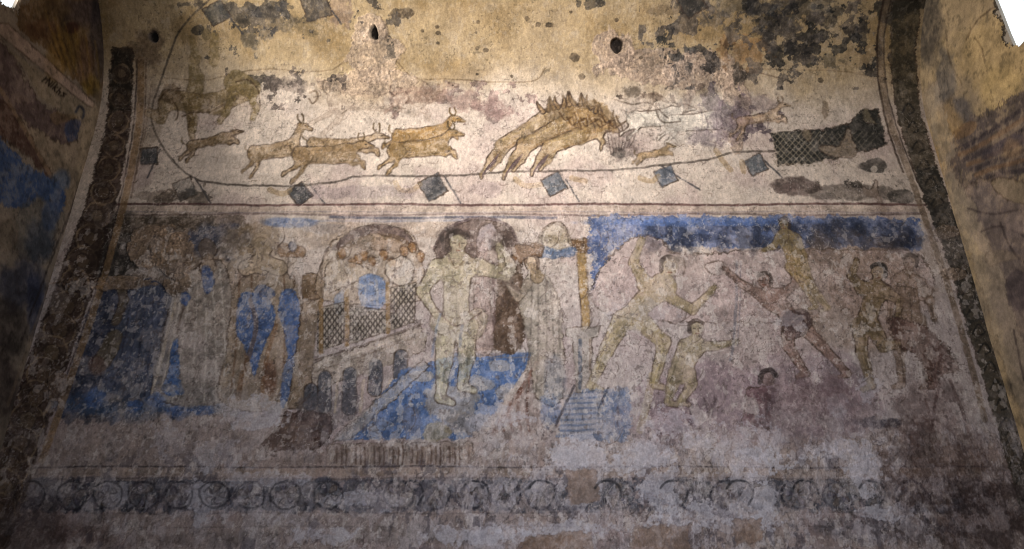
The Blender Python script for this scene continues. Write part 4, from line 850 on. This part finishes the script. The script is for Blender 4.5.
# letters N i k h s written along the rail
glyph((43.5, 83), [[(-2, -6), (-2, 0)], [(-2, -3), (0, -5)]])
glyph((45.5, 83), [[(0, 0), (0, -6)], [(0, -6), (4, 0)], [(4, 0), (4, -6)]])
glyph((50.5, 87), [[(0, 0), (0, -4.5)], [(0, -6.2), (0, -5.8)]])
glyph((52.5, 89), [[(0, 0), (0, -6.5)], [(0, -2.2), (2.6, -4.5)], [(.6, -2.4), (3, 0)]])
glyph((56.5, 92.5), [[(0, 0), (0, -6)], [(0, -3), (2.4, -3)], [(2.4, -3), (2.6, 0)]])
glyph((60.5, 95.5), [[(3, -4.5), (0.3, -4)], [(.3, -4), (2.8, -2)], [(2.8, -2), (0, 0)]])
s.cur = part('lw', 'painted_drapery', 'deep blue drapery at mid height')
poly(s, [(-6, 140), (8, 146), (30, 166), (44, 176), (62, 186), (66, 204), (56, 214), (40, 200), (20, 208), (-6, 200)], (.17, .29, .52), .9, warp=3)
s.cur = gl
poly(s, [(20, 208), (40, 196), (58, 214), (52, 250), (30, 262), (10, 240)], (.34, .34, .34), .6, warp=3); blot(s, 8, 236, 10, 16, (.42, .38, .33), .7, .4, 8, 840); stroke(s, [(0, 222), (9, 220), (17, 234), (10, 248), (0, 250)], (.5, .44, .4), .9, .6)
for i, (x, y, rx, ry, c) in enumerate([(20, 285, 24, 26, (.18, .20, .28)), (40, 240, 14, 20, (.20, .24, .32)), (10, 330, 18, 30, (.20, .18, .18)), (50, 215, 8, 14, (.22, .30, .46)), (0, 380, 16, 40, (.2, .17, .17)), (34, 300, 8, 30, (.15, .18, .30)), (60, 180, 10, 10, (.2, .3, .46))]):
    blot(s, x, y, rx, ry, c, .75, .6, 6, 850 + i, .3)
s.cur = part('lw', 'painted_stripe'); stroke(s, [(92, 160), (76, 215), (58, 262), (34, 330), (8, 405)], (.44, .38, .33), 1.6, .7); stroke(s, [(84, 170), (66, 222), (48, 268), (22, 340)], (.13, .11, .12), 1.0, .6)
s.cur = 0
blot(s, 92, 140, 12, 50, (.56, .50, .42), .7, .3, 5, 861, .2, .2)

# ================================================================== RIGHT SIDE WALL
base_side(R, (.58, .50, .39), 901)
s = R
gr = part('rw', 'painted_ground'); region(R, gr, lambda X, Y: (X > 934) & (X < 1060) & (Y > 60) & (Y < 549))
s.cur = 0
for i, (x, y, rx, ry, c, a) in enumerate([(990, 60, 40, 40, (.68, .56, .36), .6), (1000, 90, 20, 26, (.72, .60, .38), .5), (930, 20, 12, 40, (.22, .20, .19), .7), (945, 80, 10, 26, (.26, .25, .26), .65), (958, 112, 14, 14, (.26, .25, .28), .65), (950, 140, 14, 36, (.66, .52, .33), .7)]):
    blot(s, x, y, rx, ry, c, a, .6, 5, 910 + i, .3, own=False)
stroke(s, [(998, 4), (982, 16), (972, 28), (966, 40)], (.24, .18, .12), .7, .7, own=False); stroke(s, [(974, 38), (982, 48), (984, 60)], (.24, .18, .12), .7, .6, own=False); stroke(s, [(946, 30), (950, 60), (962, 84)], (.30, .24, .18), .7, .5, own=False)
s.cur = part('rw', 'painted_drapery', 'broad purple-grey folded drapery sweeping up to the right')
poly(s, [(944, 160), (950, 142), (966, 122), (990, 112), (1030, 92), (1040, 160), (1010, 180), (984, 178), (966, 190), (952, 184)], (.30, .26, .26), .85, warp=4)
for i in range(7): stroke(s, [(956 + i * 4, 150 + i * 5), (980 + i * 3, 138 + i * 6), (1030, 104 + i * 11)], (.48, .34, .22) if i % 2 else (.18, .15, .17), 2.2, .6)
blot(s, 965, 130, 14, 6, (.46, .34, .22), .7, .5, 8, 921, ang=-.5); blot(s, 1004, 146, 26, 7, (.24, .21, .24), .7, .6, 8, 922, ang=-.5)
s.cur = part('rw', 'painted_drapery', 'dull tan and violet folds lower down')
poly(s, [(966, 186), (990, 178), (1040, 190), (1040, 260), (1006, 250), (984, 226), (970, 210)], (.40, .34, .31), .75, warp=4)
for i in range(6): stroke(s, [(972 + i * 3, 196 + i * 7), (996, 200 + i * 9), (1030, 206 + i * 10)], (.24, .19, .18) if i % 2 else (.54, .46, .36), 1.3, .6)
s.cur = gr
for i, (x, y, rx, ry, c, a) in enumerate([(980, 215, 16, 24, (.44, .40, .37), .6), (1000, 262, 16, 18, (.50, .45, .42), .6), (1010, 300, 20, 30, (.30, .27, .27), .7), (1018, 360, 14, 40, (.20, .18, .18), .6), (985, 290, 7, 30, (.46, .41, .36), .5), (960, 205, 8, 20, (.50, .44, .36), .6), (1015, 150, 10, 10, (.5, .38, .25), .5)]):
    blot(s, x, y, rx, ry, c, a, .6, 6, 930 + i, .3)
s.cur = part('rw', 'painted_stripe'); stroke(s, [(958, 205), (974, 250), (994, 320), (1014, 390)], (.52, .46, .38), 1.6, .7)
s.cur = 0
for S_ in (L, R):
    f = sstep(.60, .72, fbm(S_.U * 30, S_.V * 30, 951, 3, .6)); S_.C *= (1 - .2 * f)[..., None]

s.cur = gr
poly(s, [(960, 190), (1000, 176), (1060, 196), (1060, 560), (1024, 400), (990, 290), (972, 225)], (.40, .35, .34), .8, smooth=False, warp=5, line=None)
s.cur = 0
poly(s, [(926, 90), (936, 84), (950, 128), (956, 150), (950, 165), (964, 190), (976, 206), (980, 226), (1000, 264), (1010, 300), (1040, 400), (1030, 440), (990, 318), (966, 245), (944, 175), (930, 120)], (.56, .50, .43), .75, warp=3, line=(.3, .24, .2), la=.3)
s.cur = gr
poly(s, [(990, 182), (1010, 178), (1034, 190), (1034, 204), (1008, 200)], (.50, .43, .33), .8); poly(s, [(984, 256), (996, 250), (1012, 252), (1020, 258), (1000, 262), (990, 266)], (.54, .47, .40), .6, la=.3)
for pts_ in ([(968, 208), (990, 214), (1020, 210)], [(980, 232), (1000, 226), (1024, 236)], [(1006, 280), (1014, 300), (1024, 320)], [(1000, 222), (1012, 250), (1024, 262)], [(1014, 330), (1020, 360), (1024, 380)]): stroke(s, pts_, (.2, .16, .16), 1.0, .6)
blot(s, 1016, 290, 12, 22, (.26, .22, .23), .7, .6, 6, 951); blot(s, 1014, 225, 12, 12, (.48, .42, .40), .6, .6, 6, 952)
# windows (openings knocked through the side walls)
def window_mask(s, pts):
    """signed field in wall coordinates (y, z); True = open"""
    y, z = s.P[..., 1], s.P[..., 2]
    j = .14 * (fbm(s.U * 7, s.V * 7, 961, 5, .65) - .5) * 2
    (y0, y1, z0, z1) = pts
    return (y < y0 + j) & (y > y1 + j) & (z > z0 + j) & (z < z1 + j)
WL = (-1.13, -1.80, 5.40, 6.30); WR = (-1.05, -1.80, 5.18, 6.30)
openL, openR = window_mask(L, WL), window_mask(R, WR)

# ================================================================== MATERIALS
def plaster_mat(name, attr=True, col=(.4, .33, .25)):
    m = bpy.data.materials.new(name); m.use_nodes = True
    nt = m.node_tree; N, K = nt.nodes, nt.links
    bs = N['Principled BSDF']; bs.inputs['Roughness'].default_value = .88; bs.inputs['Specular IOR Level'].default_value = .25
    tc = N.new('ShaderNodeNewGeometry')
    n1 = N.new('ShaderNodeTexNoise'); n1.inputs['Scale'].default_value = 90; n1.inputs['Detail'].default_value = 5; n1.inputs['Roughness'].default_value = .65
    n2 = N.new('ShaderNodeTexNoise'); n2.inputs['Scale'].default_value = 11; n2.inputs['Detail'].default_value = 6
    for n in (n1, n2): K.new(tc.outputs['Position'], n.inputs['Vector'])
    mr = N.new('ShaderNodeMapRange'); mr.inputs['From Min'].default_value = .3; mr.inputs['From Max'].default_value = .7; mr.inputs['To Min'].default_value = .80; mr.inputs['To Max'].default_value = 1.18
    K.new(n1.outputs['Fac'], mr.inputs['Value'])
    mx = N.new('ShaderNodeMix'); mx.data_type = 'RGBA'; mx.blend_type = 'MULTIPLY'; mx.inputs['Factor'].default_value = 1
    if attr:
        at = N.new('ShaderNodeAttribute'); at.attribute_name = 'Col'; K.new(at.outputs['Color'], mx.inputs[6])
    else: mx.inputs[6].default_value = (*col, 1)
    K.new(mr.outputs['Result'], mx.inputs[7]); K.new(mx.outputs[2], bs.inputs['Base Color'])
    ad = N.new('ShaderNodeMath'); ad.operation = 'MULTIPLY_ADD'; ad.inputs[1].default_value = 2.0
    K.new(n2.outputs['Fac'], ad.inputs[0]); K.new(n1.outputs['Fac'], ad.inputs[2])
    bp = N.new('ShaderNodeBump'); bp.inputs['Strength'].default_value = .5; bp.inputs['Distance'].default_value = .006
    K.new(ad.outputs[0], bp.inputs['Height']); K.new(bp.outputs['Normal'], bs.inputs['Normal'])
    return m
MAT = plaster_mat('painted_plaster'); ROUGH = plaster_mat('bare_plaster', False, (.30, .25, .20)); STONE = plaster_mat('stone_floor', False, (.16, .14, .12))

# ================================================================== MESHES
COL = bpy.context.scene.collection
def lin(c):
    c = np.clip(c, .01, .95); return np.where(c < .04045, c / 12.92, ((c + .055) / 1.055) ** 2.4)

def mesh_from(name, Pv, faces, cols, mat, parent=None):
    me = bpy.data.meshes.new(name)
    me.vertices.add(len(Pv)); me.vertices.foreach_set('co', Pv.astype(np.float32).ravel())
    nf = len(faces)
    me.loops.add(nf * 4); me.loops.foreach_set('vertex_index', faces.astype(np.int32).ravel())
    me.polygons.add(nf); me.polygons.foreach_set('loop_start', np.arange(0, nf * 4, 4, dtype=np.int32))
    me.update(calc_edges=True); me.validate()
    me.polygons.foreach_set('use_smooth', np.ones(len(me.polygons), bool))
    if cols is not None:
        ca = me.color_attributes.new('Col', 'FLOAT_COLOR', 'POINT')
        ca.data.foreach_set('color', np.concatenate([cols, np.ones((len(cols), 1))], 1).astype(np.float32).ravel())
    me.materials.append(mat)
    o = bpy.data.objects.new(name, me); COL.objects.link(o)
    if parent is not None: o.parent = parent
    return o

collected = {}     # part id -> list of (P, faces, C)
def harvest(s, flip, hole=None, shell=None, split=None):
    nv, nu = s.U.shape
    P = (s.P + s.N * s.D[..., None]).reshape(-1, 3); C = lin(s.C).reshape(-1, 3)
    idx = np.arange(nv * nu).reshape(nv, nu)
    a, b_, c, d = idx[:-1, :-1], idx[:-1, 1:], idx[1:, 1:], idx[1:, :-1]
    F = np.stack([a, b_, c, d] if not flip else [a, d, c, b_], -1).reshape(-1, 4)
    own = s.own[:-1, :-1].reshape(-1).copy()
    keep = np.ones(len(F), bool)
    if hole is not None: keep = ~hole[:-1, :-1].reshape(-1)
    F, own = F[keep], own[keep]
    rowz = s.V.reshape(-1)[F[:, 0]]
    ids = np.unique(own)
    for i in ids:
        m = own == i
        if i == 0:
            if split is not None:
                for nm, mm in (('wall_back', m & (rowz < split)), ('ceiling_vault', m & (rowz >= split))): collected.setdefault(nm, []).append(sub(P, C, F[mm]))
            else: collected.setdefault(shell, []).append(sub(P, C, F[m]))
        else: collected.setdefault(int(i), []).append(sub(P, C, F[m]))
def sub(P, C, F):
    u, inv = np.unique(F, return_inverse=True)
    return P[u], C[u], inv.reshape(F.shape)
def despeckle(s):
    # a painted region keeps only cells whose neighbourhood mostly agrees, so outlines stay clean
    for _ in range(2):
        o = s.own; n = np.zeros(o.shape, int)
        for dy, dx in ((0, 1), (1, 0), (0, -1), (-1, 0)): n += (np.roll(o, (dy, dx), (0, 1)) == o)
        bad = n <= 1
        r = np.roll(o, (0, 1), (0, 1)); o[bad] = r[bad]
for S_ in (B, L, R): despeckle(S_)
GROUND = {}
for i_, p_ in enumerate(PARTS):
    if p_ and p_['name'] == 'painted_ground': GROUND.setdefault(p_['thing'], i_)
def drop_islands(s):
    o = s.own
    for pid in np.unique(o):
        if pid == 0 or PARTS[pid]['name'] in ('painted_ground', 'painted_strip'): continue
        cells = set(zip(*[c.tolist() for c in np.where(o == pid)]))
        comps = []
        while cells:
            st = [cells.pop()]; comp = []
            while st:
                c = st.pop(); comp.append(c); r_, q_ = c
                for n_ in ((r_ + 1, q_), (r_ - 1, q_), (r_, q_ + 1), (r_, q_ - 1)):
                    if n_ in cells: cells.remove(n_); st.append(n_)
            comps.append(comp)
        if len(comps) < 2: continue
        big_ = max(len(c) for c in comps); to = GROUND.get(PARTS[pid]['thing'], 0)
        par_ = PARTS[pid]['parent']
        if par_: to = par_
        for c in comps:
            if len(c) < .6 * big_ or PARTS[pid]['name'] != 'painted_face':
                if len(c) < big_:
                    a_ = np.array(c); o[a_[:, 0], a_[:, 1]] = to
drop_islands(B); drop_islands(L); drop_islands(R)
harvest(B, False, split=ZS)
harvest(L, True, openL, 'wall_left'); harvest(R, False, openR, 'wall_right')

roots = {}
for key, t in THINGS.items():
    o = bpy.data.objects.new(t['name'], None); o.empty_display_size = .1; COL.objects.link(o)
    o['label'] = t['label']; o['category'] = t['cat']
    if t['group']: o['group'] = t['group']
    roots[key] = o
pts_of = {}
for k, lst in collected.items():
    if isinstance(k, int): pts_of.setdefault(PARTS[k]['thing'], []).append(np.concatenate([l[0] for l in lst]))
for key, o in roots.items():
    if key not in pts_of: bpy.data.objects.remove(o); continue
    q = np.concatenate(pts_of[key]); o.location = (float((q[:, 0].min() + q[:, 0].max()) / 2), float(q[:, 1].max()), float(q[:, 2].min()))
made = {}
for k in sorted(collected, key=lambda q: q if isinstance(q, int) else -1):
    lst = collected[k]
    off = 0; Ps, Cs, Fs = [], [], []
    for (p, c, f) in lst: Ps.append(p); Cs.append(c); Fs.append(f + off); off += len(p)
    P_, C_, F_ = np.concatenate(Ps), np.concatenate(Cs), np.concatenate(Fs)
    if isinstance(k, int):
        if len(F_) < 12: continue
        pr = PARTS[k]; r = roots[pr['thing']]
        loc = np.array(r.location)
        par = made.get(pr['parent'], r)
        o = mesh_from(pr['name'], P_ - loc, F_, C_, MAT, par); made[k] = o
        if pr['label']: o['label'] = pr['label']
    else:
        o = mesh_from(k, P_, F_, C_, MAT); o['kind'] = 'structure'

# rest of the room -----------------------------------------------------------
def boxm(name, boxes, mat):
    V_, F_ = [], []
    for (x0, y0, z0, x1, y1, z1) in boxes:
        n = len(V_)
        V_ += [(x, y, z) for x in (x0, x1) for y in (y0, y1) for z in (z0, z1)]
        F_ += [[n + i for i in f] for f in ((0, 1, 3, 2), (4, 6, 7, 5), (0, 4, 5, 1), (2, 3, 7, 6), (0, 2, 6, 4), (1, 5, 7, 3))]
    me = bpy.data.meshes.new(name); me.from_pydata(V_, [], F_); me.materials.append(mat)
    o = bpy.data.objects.new(name, me); COL.objects.link(o); o['kind'] = 'structure'; return o
YF = -9.0; H = HALF
phi1 = radians(62)
boxm('floor', [(-H - .4, YF - .4, -.3, H + .4, .4, 0)], STONE)
boxm('wall_front', [(-H - .4, YF - .4, 0, H + .4, YF, ZS + RV + .4)], ROUGH)
boxm('wall_back_base', [(-H, 0, 0, H, .4, Z0)], ROUGH)
boxm('wall_left_side', [(-H - .4, -3, 0, -H, .4, Z0), (-H - .4, YF, 0, -H, -3.0, ZS + RV + .4)], ROUGH)
boxm('wall_right_side', [(H, -3, 0, H + .4, .4, Z0), (H, YF, 0, H + .4, -3.0, ZS + RV + .4)], ROUGH)
# rest of the vault, then a level ceiling
V_, F_ = [], []
n = 14
prof = [(-RV * (1 - cos(phi1 + (pi / 2 - phi1) * k / n)), ZS + RV * sin(phi1 + (pi / 2 - phi1) * k / n)) for k in range(n + 1)] + [(YF, ZS + RV)]
for (y, z) in prof: V_ += [(-H, y, z), (H, y, z)]
F_ = [(2 * i, 2 * i + 1, 2 * i + 3, 2 * i + 2) for i in range(len(prof) - 1)]
me = bpy.data.meshes.new('ceiling'); me.from_pydata(V_, [], F_); me.materials.append(ROUGH); o = bpy.data.objects.new('ceiling', me); COL.objects.link(o); o['kind'] = 'structure'
md = o.modifiers.new('t', 'SOLIDIFY'); md.thickness = .3; md.offset = -1
# window reveals through the thickness of the side walls
def reveal(name, sgn, w):
    y0, y1, z0, z1 = w
    q = [(y0, z0), (y1, z0), (y1, z1), (y0, z1)]; rsx = np.random.RandomState(7)
    ring = []
    for i in range(4):
        a0, b0 = q[i], q[(i + 1) % 4]
        for k in range(6):
            t_ = k / 6; ring.append((a0[0] + (b0[0] - a0[0]) * t_ + rsx.uniform(-.015, .015), a0[1] + (b0[1] - a0[1]) * t_ + rsx.uniform(-.015, .015)))
    V_ = []
    cyy, czz = (y0 + y1) / 2, (z0 + z1) / 2
    for (dx, sc) in ((.012, 1.16), (.03, 1.03), (.07, 1.08), (.08, 1.5)):
        for (y, z) in ring: V_.append((sgn * (H + dx), cyy + (y - cyy) * sc, czz + (z - czz) * sc))
    m = len(ring)
    F_ = [(r * m + i, r * m + (i + 1) % m, (r + 1) * m + (i + 1) % m, (r + 1) * m + i) for r in range(3) for i in range(m)]
    me = bpy.data.meshes.new(name); me.from_pydata(V_, [], F_); me.materials.append(ROUGH)
    o = bpy.data.objects.new(name, me); COL.objects.link(o); o['kind'] = 'structure'
reveal('window_1', -1, WL); reveal('window_2', 1, WR)

# ================================================================== LIGHT
sc = bpy.context.scene
w = bpy.data.worlds.new('sky'); sc.world = w; w.use_nodes = True
bg = w.node_tree.nodes['Background']; bg.inputs['Color'].default_value = (.86, .94, 1, 1); bg.inputs['Strength'].default_value = 1.6
def area(name, loc, target, size, power, col, spread=180, sy=None):
    l = bpy.data.lights.new(name, 'AREA'); l.size = size; l.energy = power; l.color = col; l.spread = radians(spread)
    if sy: l.shape = 'RECTANGLE'; l.size_y = sy
    o = bpy.data.objects.new(name, l); COL.objects.link(o); o.location = loc
    from mathutils import Vector
    o.rotation_euler = (Vector(target) - Vector(loc)).to_track_quat('-Z', 'Y').to_euler(); return o
area('added_key_lamp', (.25, -2.8, 5.15), (.2, 0, 5.1), .8, 51, (1, .94, .87), 130)  # added lamp hanging free out of view, lights the upper wall, no real source
area('added_low_fill', (.5, -6.2, 1.1), (.4, 0, 2.5), 1.2, 35, (.80, .87, 1), 85)  # added unseen fill brightening the lower wall, no doorway is built behind it
area('window_daylight', (-H - .2, -1.45, 5.9), (H, -1.0, 5.5), .5, 75, (1, .95, .86), 100)

# ================================================================== CAMERA
cam = bpy.data.cameras.new('camera'); cam.sensor_width = 36; cam.lens = 36 * FPX / 1024; cam.clip_start = .05
co = bpy.data.objects.new('camera', cam); COL.objects.link(co); co.location = tuple(CAM); co.rotation_euler = (pi / 2 + PITCH, 0, 0)
sc.camera = co
sc.cycles.filter_width = 1.15
sc.view_settings.view_transform = 'Standard'; sc.view_settings.look = 'None'; sc.view_settings.gamma = 1; sc.view_settings.exposure = 0
sc.view_settings.use_curve_mapping = False
